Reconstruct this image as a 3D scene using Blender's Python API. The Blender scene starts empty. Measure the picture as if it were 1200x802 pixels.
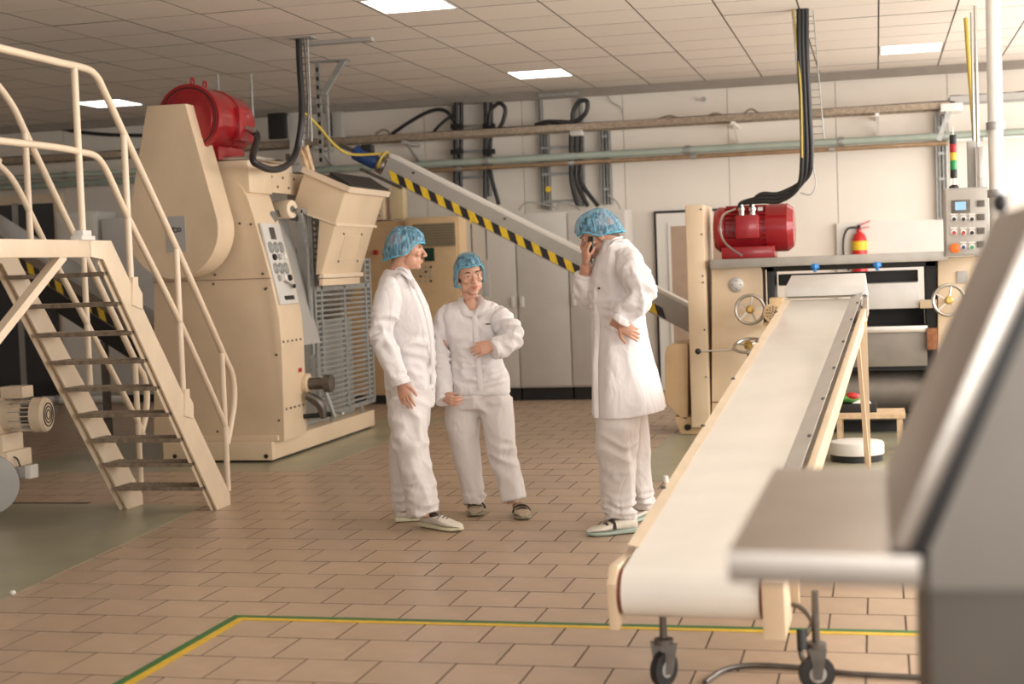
import bpy, bmesh, math, random
from mathutils import Vector, Matrix, noise
random.seed(7)
PI = math.pi
SC = bpy.context.scene
COL = SC.collection
# ---------------------------------------------------------------- camera
CAMH, YAW, PIT, ROL, FPX = 1.5, -.2431, .0515, -.0366, 1735.3
_f0 = Vector((math.sin(YAW), math.cos(YAW), 0)); _r0 = Vector((math.cos(YAW), -math.sin(YAW), 0)); _u0 = Vector((0, 0, 1))
CF = _f0*math.cos(PIT) - _u0*math.sin(PIT); _u1 = _u0*math.cos(PIT) + _f0*math.sin(PIT)
CR = _r0*math.cos(ROL) + _u1*math.sin(ROL); CU = _u1*math.cos(ROL) - _r0*math.sin(ROL)
camd = bpy.data.cameras.new('camera'); cam = bpy.data.objects.new('camera', camd); COL.objects.link(cam)
M = Matrix((CR, CU, -CF)).transposed().to_4x4(); M.translation = Vector((0, 0, CAMH)); cam.matrix_world = M
camd.sensor_width = 36; camd.lens = FPX/1200*36; camd.clip_end = 200; camd.clip_start = .05
camd.dof.use_dof = True; camd.dof.focus_distance = 8.7; camd.dof.aperture_fstop = 2.2
SC.camera = cam
# ---------------------------------------------------------------- world, window light, exposure
w = bpy.data.worlds.new('sky'); SC.world = w; w.use_nodes = True
w.node_tree.nodes['Background'].inputs[0].default_value = (.80, .88, 1.0, 1); w.node_tree.nodes['Background'].inputs[1].default_value = 1.0
def area(name, loc, direction, sx, sy, power, col):
    l = bpy.data.lights.new(name, 'AREA'); l.shape = 'RECTANGLE'; l.size = sx; l.size_y = sy; l.energy = power; l.color = col
    o = bpy.data.objects.new(name, l); COL.objects.link(o); o.location = loc
    o.rotation_euler = Vector(direction).to_track_quat('-Z', 'Y').to_euler(); return o
DAY = (1.0, .955, .895)
for y, pw in ((1.5, 150), (6.0, 190), (10.5, 220), (14.6, 165)):
    area('daylight_right', (3.33, y, 2.0), (-1, 0, .0), 3.4, 2.1, pw, DAY)
area('daylight_behind', (.2, -3.9, 2.0), (-.1, 1, -.04), 3.4, 2.0, 165, DAY)
vs = SC.view_settings; vs.view_transform = 'Standard'; vs.look = 'None'; vs.exposure = 0.0; vs.gamma = 1; vs.use_curve_mapping = False

def at(px, py, Y=None, X=None, Z=None):
    """point of the room seen at pixel (px, py) of the 1200x802 frame, at a given depth Y (or X, or height Z)"""
    d = CF + CR*((px-600)/FPX) - CU*((py-401)/FPX)
    if Y is not None: t = Y/d.y
    elif X is not None: t = X/d.x
    else: t = (Z-CAMH)/d.z
    return Vector((0, 0, CAMH)) + d*t
def pix(p):
    v = Vector(p) - Vector((0, 0, CAMH)); k = v.dot(CF)
    return 600 + FPX*v.dot(CR)/k, 401 - FPX*v.dot(CU)/k
# ---------------------------------------------------------------- materials
def mat(name, col, rough=.5, metal=0, var=.08, vscale=6, bump=0, bscale=40, objrand=0, coat=0, emit=None, estr=0, stretch=(1,1,1), sheen=0, alpha=1, sss=0):
    m = bpy.data.materials.new(name); m.use_nodes = True; n = m.node_tree.nodes; L = m.node_tree.links
    b = n['Principled BSDF']; b.inputs['Roughness'].default_value = rough; b.inputs['Metallic'].default_value = metal
    b.inputs['Coat Weight'].default_value = coat; b.inputs['Alpha'].default_value = alpha
    b.inputs['Sheen Weight'].default_value = sheen
    if sss: b.inputs['Subsurface Weight'].default_value = sss; b.inputs['Subsurface Radius'].default_value = (.02, .008, .004)
    b.inputs['Base Color'].default_value = (*col, 1)
    tc = n.new('ShaderNodeTexCoord'); mp = n.new('ShaderNodeMapping'); L.new(tc.outputs['Object'], mp.inputs[0]); mp.inputs['Scale'].default_value = stretch
    src = None
    if var:
        nz = n.new('ShaderNodeTexNoise'); nz.inputs['Scale'].default_value = vscale; nz.inputs['Detail'].default_value = 5; L.new(mp.outputs[0], nz.inputs['Vector'])
        r = n.new('ShaderNodeMapRange'); r.inputs['From Min'].default_value = .3; r.inputs['From Max'].default_value = .7
        r.inputs['To Min'].default_value = 1-var; r.inputs['To Max'].default_value = 1+var*.6; L.new(nz.outputs['Fac'], r.inputs['Value']); src = r.outputs[0]
    if objrand:
        oi = n.new('ShaderNodeObjectInfo'); r2 = n.new('ShaderNodeMapRange'); r2.inputs['To Min'].default_value = 1-objrand; r2.inputs['To Max'].default_value = 1+objrand
        L.new(oi.outputs['Random'], r2.inputs['Value'])
        if src:
            mu = n.new('ShaderNodeMath'); mu.operation = 'MULTIPLY'; L.new(src, mu.inputs[0]); L.new(r2.outputs[0], mu.inputs[1]); src = mu.outputs[0]
        else: src = r2.outputs[0]
    if src:
        vm = n.new('ShaderNodeVectorMath'); vm.operation = 'SCALE'; vm.inputs[0].default_value = col; L.new(src, vm.inputs['Scale']); L.new(vm.outputs[0], b.inputs['Base Color'])
    if bump:
        nb = n.new('ShaderNodeTexNoise'); nb.inputs['Scale'].default_value = bscale; nb.inputs['Detail'].default_value = 4; L.new(mp.outputs[0], nb.inputs['Vector'])
        bp = n.new('ShaderNodeBump'); bp.inputs['Strength'].default_value = bump; bp.inputs['Distance'].default_value = .01
        L.new(nb.outputs['Fac'], bp.inputs['Height']); L.new(bp.outputs[0], b.inputs['Normal'])
    if emit: b.inputs['Emission Color'].default_value = (*emit, 1); b.inputs['Emission Strength'].default_value = estr
    return m
CREAM = mat('cream_enamel', (.71, .555, .385), .38, var=.07, vscale=3, bump=.04, bscale=60)
RAIL = mat('ivory_rail_paint', (.76, .62, .46), .35, var=.05)
BEIGE = mat('beige_cabinet_paint', (.66, .47, .27), .45, var=.05)
RED = mat('red_motor_enamel', (.30, .009, .014), .28, var=.15, coat=.3)
REDX = mat('red_extinguisher', (.62, .02, .02), .3)
STEEL = mat('brushed_steel', (.56, .53, .49), .34, 1, var=.12, vscale=8, stretch=(1, 1, 12))
STEELF = mat('satin_steel_front', (.50, .46, .42), .42, 1, var=.1, vscale=5)
DSTEEL = mat('worn_dark_steel', (.16, .145, .13), .45, .8, var=.3, vscale=14)
GALV = mat('galvanised', (.42, .43, .42), .45, .7, var=.2, vscale=20)
TRAYB = mat('dusty_cable_tray', (.34, .27, .20), .6, .3, var=.3, vscale=30)
GREYP = mat('grey_paint', (.40, .385, .36), .45, .1, var=.06)
STEELM = mat('satin_light_steel', (.64, .62, .59), .45, .12, var=.08, vscale=4)
TANK = mat('shaded_tank_steel', (.26, .23, .20), .55, .6, var=.15, vscale=5)  # shade inside the roller opening is put into this darkened steel
LGREY = mat('light_grey_cabinet', (.60, .575, .54), .4, var=.04)
BLACK = mat('black_rubber', (.018, .017, .018), .45, var=.1)
BLACKP = mat('black_painted_steel', (.012, .011, .010), .6, var=.2)
WHITE = mat('white_paint', (.74, .71, .66), .5, var=.03)
GLASS = mat('dark_window_glass', (.035, .036, .042), .08, var=.1)
YEL = mat('hazard_yellow', (.80, .55, .03), .5, var=.12, vscale=30)
HBLK = mat('hazard_black', (.02, .016, .02), .5)
BELT = mat('white_belt', (.80, .765, .70), .22, var=.05, vscale=3, coat=.15)
GREENP = mat('green_pipe_paint', (.36, .41, .35), .45, var=.1)
COPPER = mat('old_copper_pipe', (.36, .245, .15), .4, .5, var=.2, vscale=20)
PIPEW = mat('white_pipe_paint', (.72, .70, .66), .35, var=.1, vscale=12, stretch=(1, 1, .3))
BLUE = mat('blue_motor', (.02, .06, .20), .4)
BLUEK = mat('blue_knob', (.03, .22, .60), .35)
WIREY = mat('yellow_green_wire', (.55, .40, .06), .5)
BRASS = mat('yellow_brass', (.55, .38, .12), .35, .8)
ORANGE = mat('orange_button', (.85, .18, .02), .4)
GREENB = mat('green_lens', (.02, .30, .10), .3)
YELB = mat('yellow_lens', (.80, .55, .05), .3)
REDB = mat('red_lens', (.45, .02, .02), .3)
SCREEN = mat('lit_blue_screen', (.1, .2, .3), .2, emit=(.30, .55, .80), estr=.8)
PAPER = mat('notice_paper', (.42, .41, .40), .6, var=.03)
INK = mat('dark_ink', (.05, .05, .05), .6)
CARTON = mat('printed_carton', (.10, .30, .06), .5, var=.4, vscale=30)
BROWN = mat('brown_soil_line', (.22, .07, .04), .6)
WOOD = mat('pale_wood', (.62, .44, .27), .6, var=.2, vscale=20)
TILE = mat('floor_tile_clay', (.46, .335, .235), .36, var=.13, vscale=5, bump=.06, bscale=70, objrand=.06)
TILEF = mat('floor_tile_clay_field', (.46, .335, .235), .36, var=.13, vscale=5, bump=.06, bscale=70)
GROUT = mat('dark_grout', (.19, .135, .095), .8)
PAD = mat('grey_green_floor_coating', (.35, .33, .225), .30, var=.16, vscale=2.5)
LINEG = mat('green_floor_tape', (.03, .15, .035), .5, var=.15, vscale=20)
LINEY = mat('yellow_floor_tape', (.70, .45, .03), .5, var=.15, vscale=20)
WALL = mat('warm_white_wall_panel', (.79, .73, .65), .5, var=.035, vscale=2)
CEIL = mat('mineral_ceiling_panel', (.80, .73, .655), .8, var=.03, vscale=60, objrand=.025, bump=.15, bscale=220)
CGRID = mat('ceiling_grid_shadow_gap', (.16, .13, .11), .8)
LAMP = mat('lit_ceiling_diffuser', (.9, .9, .9), .5, emit=(1, .97, .92), estr=5)

# ---------------------------------------------------------------- mesh builder
def frame_of(d, ref=None):
    d = d.normalized(); ref = ref or (Vector((0, 0, 1)) if abs(d.z) < .9 else Vector((0, 1, 0)))
    a = d.cross(ref).normalized(); return a, a.cross(d).normalized()
def spline(pts, n):
    """Catmull-Rom through pts (tuples/Vectors of any length)"""
    P = [list(p) for p in pts]; out = []
    if len(P) < 3 or n < 2:
        return [tuple(p) for p in P]
    P = [[2*a-b for a, b in zip(P[0], P[1])]] + P + [[2*a-b for a, b in zip(P[-1], P[-2])]]
    for i in range(1, len(P)-2):
        for k in range(n):
            t = k/n
            out.append(tuple(.5*((2*b)+(c-a)*t+(2*a-5*b+4*c-d)*t*t+(3*b-a-3*c+d)*t**3) for a, b, c, d in zip(P[i-1], P[i], P[i+1], P[i+2])))
    out.append(tuple(P[-2])); return out
class MB:
    def __init__(s): s.bm = bmesh.new(); s.mi = 0
    def face(s, vs):
        try: f = s.bm.faces.new(vs); f.material_index = s.mi; return f
        except ValueError: return None
    def box(s, a, b, bev=0):
        a = Vector(a); b = Vector(b); lo = Vector(map(min, a, b)); hi = Vector(map(max, a, b))
        return s.hull8([(lo.x, lo.y, lo.z), (hi.x, lo.y, lo.z), (hi.x, hi.y, lo.z), (lo.x, hi.y, lo.z), (lo.x, lo.y, hi.z), (hi.x, lo.y, hi.z), (hi.x, hi.y, hi.z), (lo.x, hi.y, hi.z)], bev)
    def hull8(s, p, bev=0):
        v = [s.bm.verts.new(q) for q in p]
        F = [s.face([v[i] for i in q]) for q in ((3, 2, 1, 0), (4, 5, 6, 7), (0, 1, 5, 4), (1, 2, 6, 5), (2, 3, 7, 6), (3, 0, 4, 7))]
        if bev:
            ed = list({e for f in F for e in f.edges}); bmesh.ops.bevel(s.bm, geom=ed, offset=bev, segments=2, affect='EDGES', profile=.6)
        return s
    def prism(s, pts, ext, bev=0):
        """closed polygon (list of points) extruded by vector ext"""
        ext = Vector(ext); P = [Vector(p) for p in pts]
        nrm = Vector((0, 0, 0))
        for i in range(len(P)): nrm += P[i].cross(P[(i+1) % len(P)])
        if nrm.dot(ext) > 0: P = P[::-1]
        a = [s.bm.verts.new(p) for p in P]; b = [s.bm.verts.new(p+ext) for p in P]
        fs = [s.face(a), s.face(b[::-1])]
        n = len(P)
        for i in range(n): fs.append(s.face([a[(i+1) % n], a[i], b[i], b[(i+1) % n]]))
        if bev:
            bmesh.ops.bevel(s.bm, geom=list({e for f in (fs[0], fs[1]) for e in f.edges}), offset=bev, segments=2, affect='EDGES', profile=.6)
        return s
    def tube(s, pts, r, n=8, sm=0, cap=True, ref=None, closed=False):
        """r: number, or list of numbers / (ra, rb) per point"""
        P = [Vector(p) for p in pts]
        R = list(r) if isinstance(r, list) else [r]*len(P)
        if len(R) < len(P): R += [R[-1]]*(len(P)-len(R))
        R = [q if isinstance(q, (list, tuple)) else (q, q) for q in R]
        if sm:
            q = spline([(*p, *rr) for p, rr in zip(P, R)], sm); P = [Vector(x[:3]) for x in q]; R = [x[3:] for x in q]
        rings = []; A = None
        for i, p in enumerate(P):
            d = (P[min(i+1, len(P)-1)] - P[max(i-1, 0)])
            if d.length < 1e-9: d = Vector((0, 0, 1))
            d.normalize()
            if A is None or ref: a, b = frame_of(d, ref)
            else:
                a = (A - d*A.dot(d)).normalized(); b = d.cross(a)*-1
            A = a
            rings.append([s.bm.verts.new(p + a*math.cos(2*PI*k/n)*R[i][0] + b*math.sin(2*PI*k/n)*R[i][1]) for k in range(n)])
        for u, v in zip(rings, rings[1:]):
            for k in range(n): s.face([u[k], v[k], v[(k+1) % n], u[(k+1) % n]])
        if cap: s.face(rings[0]); s.face(rings[-1][::-1])
        return s
    def bar(s, a, b, w, h, up=(0, 0, 1)):
        a = Vector(a); b = Vector(b); x, y = frame_of(b-a, Vector(up)); x = x*w/2; y = y*h/2
        return s.hull8([a-x-y, a+x-y, b+x-y, b-x-y, a-x+y, a+x+y, b+x+y, b-x+y])
    def lathe(s, prof, o, axis=(0, 0, 1), n=24):
        """prof: list of (distance along axis, radius)"""
        o = Vector(o); ax = Vector(axis).normalized(); a, b = frame_of(ax); rings = []
        for t, r in prof:
            rings.append([s.bm.verts.new(o+ax*t+(a*math.cos(2*PI*k/n)+b*math.sin(2*PI*k/n))*max(r, 1e-4)) for k in range(n)])
        for u, v in zip(rings, rings[1:]):
            for k in range(n): s.face([u[k], v[k], v[(k+1) % n], u[(k+1) % n]])
        s.face(rings[0]); s.face(rings[-1][::-1]); return s
    def torus(s, c, axis, R, r, n=28, m=8):
        c = Vector(c); a, b = frame_of(Vector(axis)); ax = Vector(axis).normalized(); rings = []
        for i in range(n):
            d = a*math.cos(2*PI*i/n)+b*math.sin(2*PI*i/n)
            rings.append([s.bm.verts.new(c+d*(R+r*math.cos(2*PI*k/m))+ax*r*math.sin(2*PI*k/m)) for k in range(m)])
        for i in range(n):
            u, v = rings[i], rings[(i+1) % n]
            for k in range(m): s.face([u[k], v[k], v[(k+1) % m], u[(k+1) % m]])
        return s
    def ell(s, c, r, n=16, m=10, rot=None):
        c = Vector(c); r = (r, r, r) if not isinstance(r, (tuple, list)) else r; rot = rot or Matrix.Identity(3)
        top = s.bm.verts.new(c+rot@Vector((0, 0, r[2]))); bot = s.bm.verts.new(c+rot@Vector((0, 0, -r[2]))); rings = []
        for i in range(1, m):
            t = PI*i/m
            rings.append([s.bm.verts.new(c+rot@Vector((r[0]*math.sin(t)*math.cos(2*PI*k/n), r[1]*math.sin(t)*math.sin(2*PI*k/n), r[2]*math.cos(t)))) for k in range(n)])
        for k in range(n):
            s.face([top, rings[0][k], rings[0][(k+1) % n]]); s.face([bot, rings[-1][(k+1) % n], rings[-1][k]])
        for u, v in zip(rings, rings[1:]):
            for k in range(n): s.face([u[k], v[k], v[(k+1) % n], u[(k+1) % n]])
        return s
    def put(s, name, m, parent=None, label=None, angle=35, kind=None, fix=True):
        if fix: bmesh.ops.recalc_face_normals(s.bm, faces=s.bm.faces[:])
        o0 = wloc(parent)
        if o0.length: bmesh.ops.translate(s.bm, verts=s.bm.verts[:], vec=-o0)
        me = bpy.data.meshes.new(name); s.bm.to_mesh(me); s.bm.free()
        for x in (m if isinstance(m, (list, tuple)) else [m]): me.materials.append(x)
        for p in me.polygons: p.use_smooth = True
        me.set_sharp_from_angle(angle=math.radians(angle))
        o = bpy.data.objects.new(name, me); COL.objects.link(o)
        if parent: o.parent = parent
        if label: o['label'] = label
        if kind: o['kind'] = kind
        return o
def wloc(o):
    v = Vector((0, 0, 0))
    while o: v += o.location; o = o.parent
    return v
def thing(name, label, cat, loc=(0, 0, 0), group=None):
    o = bpy.data.objects.new(name, None); COL.objects.link(o); o.location = loc; o.empty_display_size = .1
    o['label'] = label; o['category'] = cat
    if group: o['group'] = group
    return o
def tag(o, label, cat, group=None):
    o['label'] = label; o['category'] = cat
    if group: o['group'] = group
    return o
def cyl(mb, a, b, r, n=12): return mb.tube([a, b], r, n)
def bolts(parent, pts, nrm, r=.012, m=None, name='bolt'):
    """round-headed bolts, one part each, sharing one mesh"""
    if not pts: return
    first = MB().lathe([(0, r), (.006, r*.9), (.009, r*.5)], pts[0], nrm, 8).put(name, m or DSTEEL, parent)
    for p in pts[1:]:
        c = first.copy(); COL.objects.link(c); c.location = Vector(p)-Vector(pts[0])

# ================================================================ THE SETTING
XL, XR, YB, YF, HC = -12.2, 3.4, 16.9, -4.0, 3.5
fl = MB().box((XL-.1, YF-.1, -.12), (XR+.1, YB+.1, -.006)).put('floor', GROUT); fl['kind'] = 'structure'
TX, TY = .302, .3058
def padded(x, y):   # well inside a coated strip, where no tiles are left
    if -9.2 < x and 6.4 < y < 8.9: return x < at(0, 701, Z=0).x - (y-6.1)*.24 - .35
    return (-6.6 < x < -4.5 and 10.8 < y < 13.8) or (-1.45 < x < 1.6 and 10.25 < y < 12.4)
cells = []
for r in range(-14, 38):
    y0 = 6.548 + r*TY; off = 0 if r % 2 else .151
    x = -2.035 + (0 if r % 2 == 0 else .151) + TX*(-36)
    while x < XR:
        if not padded(x+TX/2, y0+TY/2) and x > XL-.2 and y0+TY < YB+.25 and y0 > YF-.2: cells.append((x, y0))
        x += TX
def vis(x, y, z=0):
    if y < 2: return False
    a, b = pix((x, y, z)); return -25 < a < 1225 and -25 < b < 830
near = sorted([c for c in cells if vis(c[0]+TX/2, c[1]+TY/2) and not (vis(c[0], c[1]) and pix((c[0], c[1], 0))[0] > 1085)], key=lambda c: c[1])[:300]
nset = set(near)
G = .0027
def tile_into(mb, x, y, dz=0):
    k = len(mb.bm.faces)
    mb.hull8([(x+G, y+G, -.006), (x+TX-G, y+G, -.006), (x+TX-G, y+TY-G, -.006), (x+G, y+TY-G, -.006),
              (x+G+.0015, y+G+.0015, dz), (x+TX-G-.0015, y+G+.0015, dz), (x+TX-G-.0015, y+TY-G-.0015, dz), (x+G+.0015, y+TY-G-.0015, dz)])
    mb.bm.faces.ensure_lookup_table()
    for q, f in enumerate(mb.bm.faces[k:]): f.material_index = 0 if q == 1 else 1
mb = MB(); tile_into(mb, 0, 0); t0 = mb.put('floor_tile', [TILE, GROUT], fl)
first = True
for (x, y) in near:
    o = t0 if first else t0.copy()
    if not first: COL.objects.link(o)
    first = False; o.location = (x, y, random.uniform(0, .0010))
mb = MB()
for c in cells:
    if c not in nset: tile_into(mb, c[0], c[1], random.uniform(0, .0010))
mb.put('floor_tile_field', [TILEF, GROUT], fl, kind='stuff')
# grey-green coated strips set flush in the tiling
def padpoly(name, pts):
    o = MB().prism([(x, y, -.006) for x, y in pts], (0, 0, .008)).put(name, PAD); o['kind'] = 'structure'
pa, pb = at(-60, 733, Z=0), at(243, 592, Z=0)
padpoly('floor_coating', [(-9.3, pa.y), (pa.x, pa.y), (pb.x, pb.y), (-9.3, pb.y)])
padpoly('floor_coating', [(-6.9, 10.45), (-4.2, 10.45), (-4.2, 14.1), (-6.9, 14.1)])
padpoly('floor_coating', [(-1.75, 9.95), (1.9, 9.95), (1.9, 12.7), (-1.75, 12.7)])
# walls of panels
def wall(name, a, b): o = MB().box(a, b).put(name, CGRID); o['kind'] = 'structure'; return o
wb = wall('wall_back', (XL, YB+.03, 0), (XR, YB+.15, HC))
PW = 1.19; x = -.405 - PW*10
while x < XR:
    x0, x1 = max(x, XL)+.003, min(x+PW, XR)-.003
    if x1-x0 > .1: MB().box((x0, YB, .0), (x1, YB+.03, HC)).put('wall_panel', WALL, wb)
    x += PW
wl = wall('wall_left', (XL-.15, YF, 0), (XL-.03, YB, HC))
y = YF
while y < YB:
    MB().box((XL-.03, y+.003, 0), (XL, min(y+PW, YB)-.003, HC)).put('wall_panel', WALL, wl); y += PW
def wall_with_windows(name, fixed, axis, spans, lo, hi, z0=.95, z1=3.05):
    mbw = MB()
    def bx(u0, u1, za, zb):
        if axis == 'x': mbw.box((fixed, u0, za), (fixed+.15, u1, zb))
        else: mbw.box((u0, fixed-.15, za), (u1, fixed, zb))
    bx(lo, hi, 0, z0); bx(lo, hi, z1, HC); e = lo
    for (a, b) in spans: bx(e, a, z0, z1); e = b
    bx(e, hi, z0, z1); o = mbw.put(name, WALL); o['kind'] = 'structure'
    for i, (a, b) in enumerate(spans):
        f = MB(); n = 3
        for k in range(n+1):
            u = a+(b-a)*k/n
            if axis == 'x': f.box((fixed+.03, u-.03, z0), (fixed+.09, u+.03, z1))
            else: f.box((u-.03, fixed-.09, z0), (u+.03, fixed-.03, z1))
        f.put('window_frame', WHITE, o)
wall_with_windows('wall_right', XR, 'x', [(-.2, 3.2), (4.3, 7.7), (8.8, 12.2), (12.9, 16.3)], YF, YB)
wall_with_windows('wall_front', YF, 'y', [(-6.2, -2.8), (-1.5, 1.9)], XL, XR)
# ceiling of square mineral panels
ce = MB().box((XL, YF, HC+.005), (XR, YB+.1, HC+.12)).put('ceiling', CGRID); ce['kind'] = 'structure'
CX, CY, CX0, CY0 = .6277, .6433, -3.705, 11.15
lights = {(0, -1), (0, 6), (6, 6), (-8, 6), (6, -1), (-8, -1), (0, -8), (6, -8), (-8, -8), (-8, -15), (0, -15), (6, -15)}
g = .007
def cp_into(mb, x, y):
    k = len(mb.bm.faces); mb.box((x+g, y+g, HC), (x+CX-g, y+CY-g, HC+.006)); mb.bm.faces.ensure_lookup_table()
    for f in mb.bm.faces[k+1:]: f.material_index = 1   # edges painted dark, like shade in the gap; only the lower face keeps panel colour
p0 = None; rest = MB(); cnt = 0
allp = []
for i in range(-14, 17):
    for j in range(-25, 9):
        x, y = CX0+i*CX, CY0+j*CY
        if x < XL-.6 or x > XR or y < YF-.6 or y+CY > YB+.3 or (i, j) in lights: continue
        v = 0
        if y > 8:
            for q in ((x, y), (x+CX, y), (x, y+CY), (x+CX, y+CY)):
                a, b = pix((*q, HC)); v |= (-5 < a < 1205 and -5 < b < 400)
        allp.append((not v, -y, x, y))
allp.sort()
for nv, _, x, y in allp:
    if not nv and cnt < 300:
        if p0 is None:
            mbp = MB(); cp_into(mbp, 0, 0); o = p0 = mbp.put('ceiling_panel', [CEIL, CGRID], ce)
        else: o = p0.copy(); COL.objects.link(o)
        o.location = (x, y, random.uniform(-.0015, .0015)); cnt += 1
    else: cp_into(rest, x, y)
rest.put('ceiling_panel_field', [CEIL, CGRID], ce, kind='stuff')
where = {(0, -1): 'near panel light above the middle of the room, cut by the top edge', (0, 6): 'far small panel light above the grey cabinets',
         (6, 6): 'far panel light at the right, above the extinguisher', (-8, 6): 'far panel light at the left, above the stairs'}
for (i, j) in sorted(lights):
    x, y = CX0+i*CX, CY0+j*CY
    t = thing('ceiling_light', 'square lit '+where[(i, j)] if (i, j) in where else 'square lit panel light out of the frame, %s and %s' % ({-8: 'leftmost column', 0: 'middle column', 6: 'right column'}[i], {-1: 'level with the near light', -8: 'above the camera', -15: 'behind the camera'}[j]), 'light', (x+CX/2, y+CY/2, HC), 'square panel lights in the ceiling')
    MB().box((x+.012, y+.012, HC-.001), (x+CX-.012, y+.03, HC+.019)).box((x+.012, y+CY-.03, HC-.001), (x+CX-.012, y+CY-.012, HC+.019)).box((x+.012, y+.03, HC-.001), (x+.03, y+CY-.03, HC+.019)).box((x+CX-.03, y+.03, HC-.001), (x+CX-.012, y+CY-.03, HC+.019)).put('light_frame', WHITE, t)
    MB().box((x+.03, y+.03, HC+.003), (x+CX-.03, y+CY-.03, HC+.018)).put('diffuser', LAMP, t)
o = MB().box((XL, YB-.07, HC-.09), (XR, YB, HC)).put('trim_1', mat('grey_brown_ceiling_trim', (.30, .26, .22), .7)); o['kind'] = 'structure'
# raised white panel low on the right of the back wall
a = at(980, 262, Y=16.8)
o = MB().box((a.x, 16.84, 0), (.72, 16.9, a.z)).put('trim_2', WHITE); o['kind'] = 'structure'
# white door with a dark frame, half hidden by the right-hand machine
d = MB().box((-2.46, 16.86, 0), (-1.45, 16.899, 2.06)).put('door_1', BLACKP); d['kind'] = 'structure'
MB().box((-2.43, 16.83, .01), (-1.48, 16.86, 2.03)).put('door_leaf', WHITE, d)
MB().box((-2.27, 16.822, .15), (-1.6, 16.832, 1.88)).put('door_pane', mat('tan_door_glass', (.42, .30, .22), .35), d)
MB().box((-2.30, 16.815, .12), (-2.27, 16.83, 1.91)).box((-1.6, 16.815, .12), (-1.57, 16.83, 1.91)).box((-2.27, 16.815, 1.88), (-1.6, 16.83, 1.91)).put('pane_bead', WHITE, d)
# dark glazed door at the far left
d = MB().box((-11.2, 16.80, 0), (-9.95, 16.899, 2.62)).put('door_2', RAIL); d['kind'] = 'structure'
MB().box((-11.1, 16.785, .05), (-10.62, 16.80, 2.5)).put('door_pane', GLASS, d)
MB().box((-10.54, 16.785, .05), (-10.05, 16.80, 2.5)).put('door_pane', GLASS, d)
MB().box((-10.62, 16.77, .03), (-10.54, 16.80, 2.52)).put('door_stile', GREYP, d)
# tall lockers in the shade behind the stairs
for k, (xa, xb, zz, mm) in enumerate([(-9.75, -9.2, 2.35, WHITE), (-9.15, -8.45, 2.25, LGREY), (-8.4, -7.6, 2.25, LGREY)]):
    t = thing('tall_locker', ['narrow white tall locker beside the dark glass door', 'pale grey tall locker seen between the stair treads', 'pale grey tall locker nearest the left mixer'][k], 'locker', (xa, 16.4, 0), 'tall lockers along the back wall behind the stairs')
    MB().box((xa, 16.35, .1), (xb, 16.85, zz), .01).put('body', mm, t)
    MB().box((xa+.02, 16.38, 0), (xb-.02, 16.83, .1)).put('plinth', BLACK, t)
    MB().box((xa+.03, 16.33, .14), (xb-.03, 16.349, zz-.04), .004).put('door', mm, t)
# ================================================================ BACK WALL SERVICES
# light-grey switch cabinets
def cabinet(name, x0, x1, z1, label, group, hx, m=LGREY):
    t = thing(name, label, 'cabinet', ((x0+x1)/2, 16.0, 0), group)
    MB().box((x0, 15.92, .14), (x1, 16.4, z1), .008).put('body', m, t)
    MB().box((x0+.01, 15.95, 0), (x1-.01, 16.38, .14)).put('plinth', BLACK, t)
    d = MB().box((x0+.008, 15.895, .16), (x1-.008, 15.918, z1-.02), .004).put('door', m, t)
    if hx is not None:
        MB().box((hx-.02, 15.87, 1.04), (hx+.02, 15.894, 1.16), .005).put('handle', WHITE, d)
gx = [at(p, 360, Y=15.9).x for p in (549, 607, 668, 736)]
G_ = 'light grey switch cabinets against the back wall'
zt = at(650, 249, Y=15.9).z
cabinet('switch_cabinet', gx[0], gx[1], zt, 'light grey switch cabinet next to the beige cabinet, leftmost of its row', G_, gx[1]-.05)
cabinet('switch_cabinet', gx[1], gx[2], zt, 'light grey switch cabinet in the middle of its row', G_, gx[1]+.05)
cabinet('switch_cabinet', gx[2], gx[3], zt, 'light grey switch cabinet behind the man on the phone, nearest the white door', G_, gx[2]+.05)
# beige cabinet with ventilation grille
bx0, bx1, bx2 = (at(p, 350, Y=15.6).x for p in (430, 478, 541))
t = thing('control_cabinet', 'beige steel control cabinet with a vent grille and small buttons behind the two workers', 'cabinet', ((bx1+bx2)/2, 15.7, 0))
z1 = at(510, 254, Y=15.6).z
MB().box((bx1, 15.6, .1), (bx2, 16.3, z1), .012).put('body', BEIGE, t)
MB().box((bx1+.02, 15.62, 0), (bx2-.02, 16.28, .1)).put('plinth', BLACK, t)
a = at(484, 263, Y=15.58); b = at(534, 288, Y=15.58)
MB().box((bx1+.04, 15.585, .15), (bx2-.03, 15.6, z1-.03), .004).put('door', mat('beige_door', (.70, .50, .29), .42), t)
v = MB().box((a.x, 15.572, b.z), (b.x, 15.585, a.z)).put('vent_grille', mat('olive_grille', (.22, .18, .11), .6), t)
for k in range(9):
    z = b.z+.012+(a.z-b.z-.02)*k/8
    MB().box((a.x+.01, 15.562, z-.004), (b.x-.01, 15.573, z+.006)).put('slat', mat('olive_slat', (.30, .25, .16), .6) if k == 0 else bpy.data.materials['olive_slat'], v)
a = at(497, 291, Y=15.57); b = at(509, 306, Y=15.57)
s = MB().box((a.x, 15.565, b.z), (b.x, 15.585, a.z)).put('screen', mat('dark_green_screen', (.01, .045, .028), .2), t)
for i in range(3):
    for j in range(4):
        p = at(493+i*6, 313+j*5.5, Y=15.58); MB().lathe([(0, .014), (.012, .012)], p, (0, -1, 0), 10).put('button', [GREYP, GREYP, BLACK][(i+j) % 3], t)
t = thing('side_cabinet', 'plain beige cabinet beside the guard grille, left of the vented one', 'cabinet', ((bx0+bx1)/2, 15.8, 0))
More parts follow.
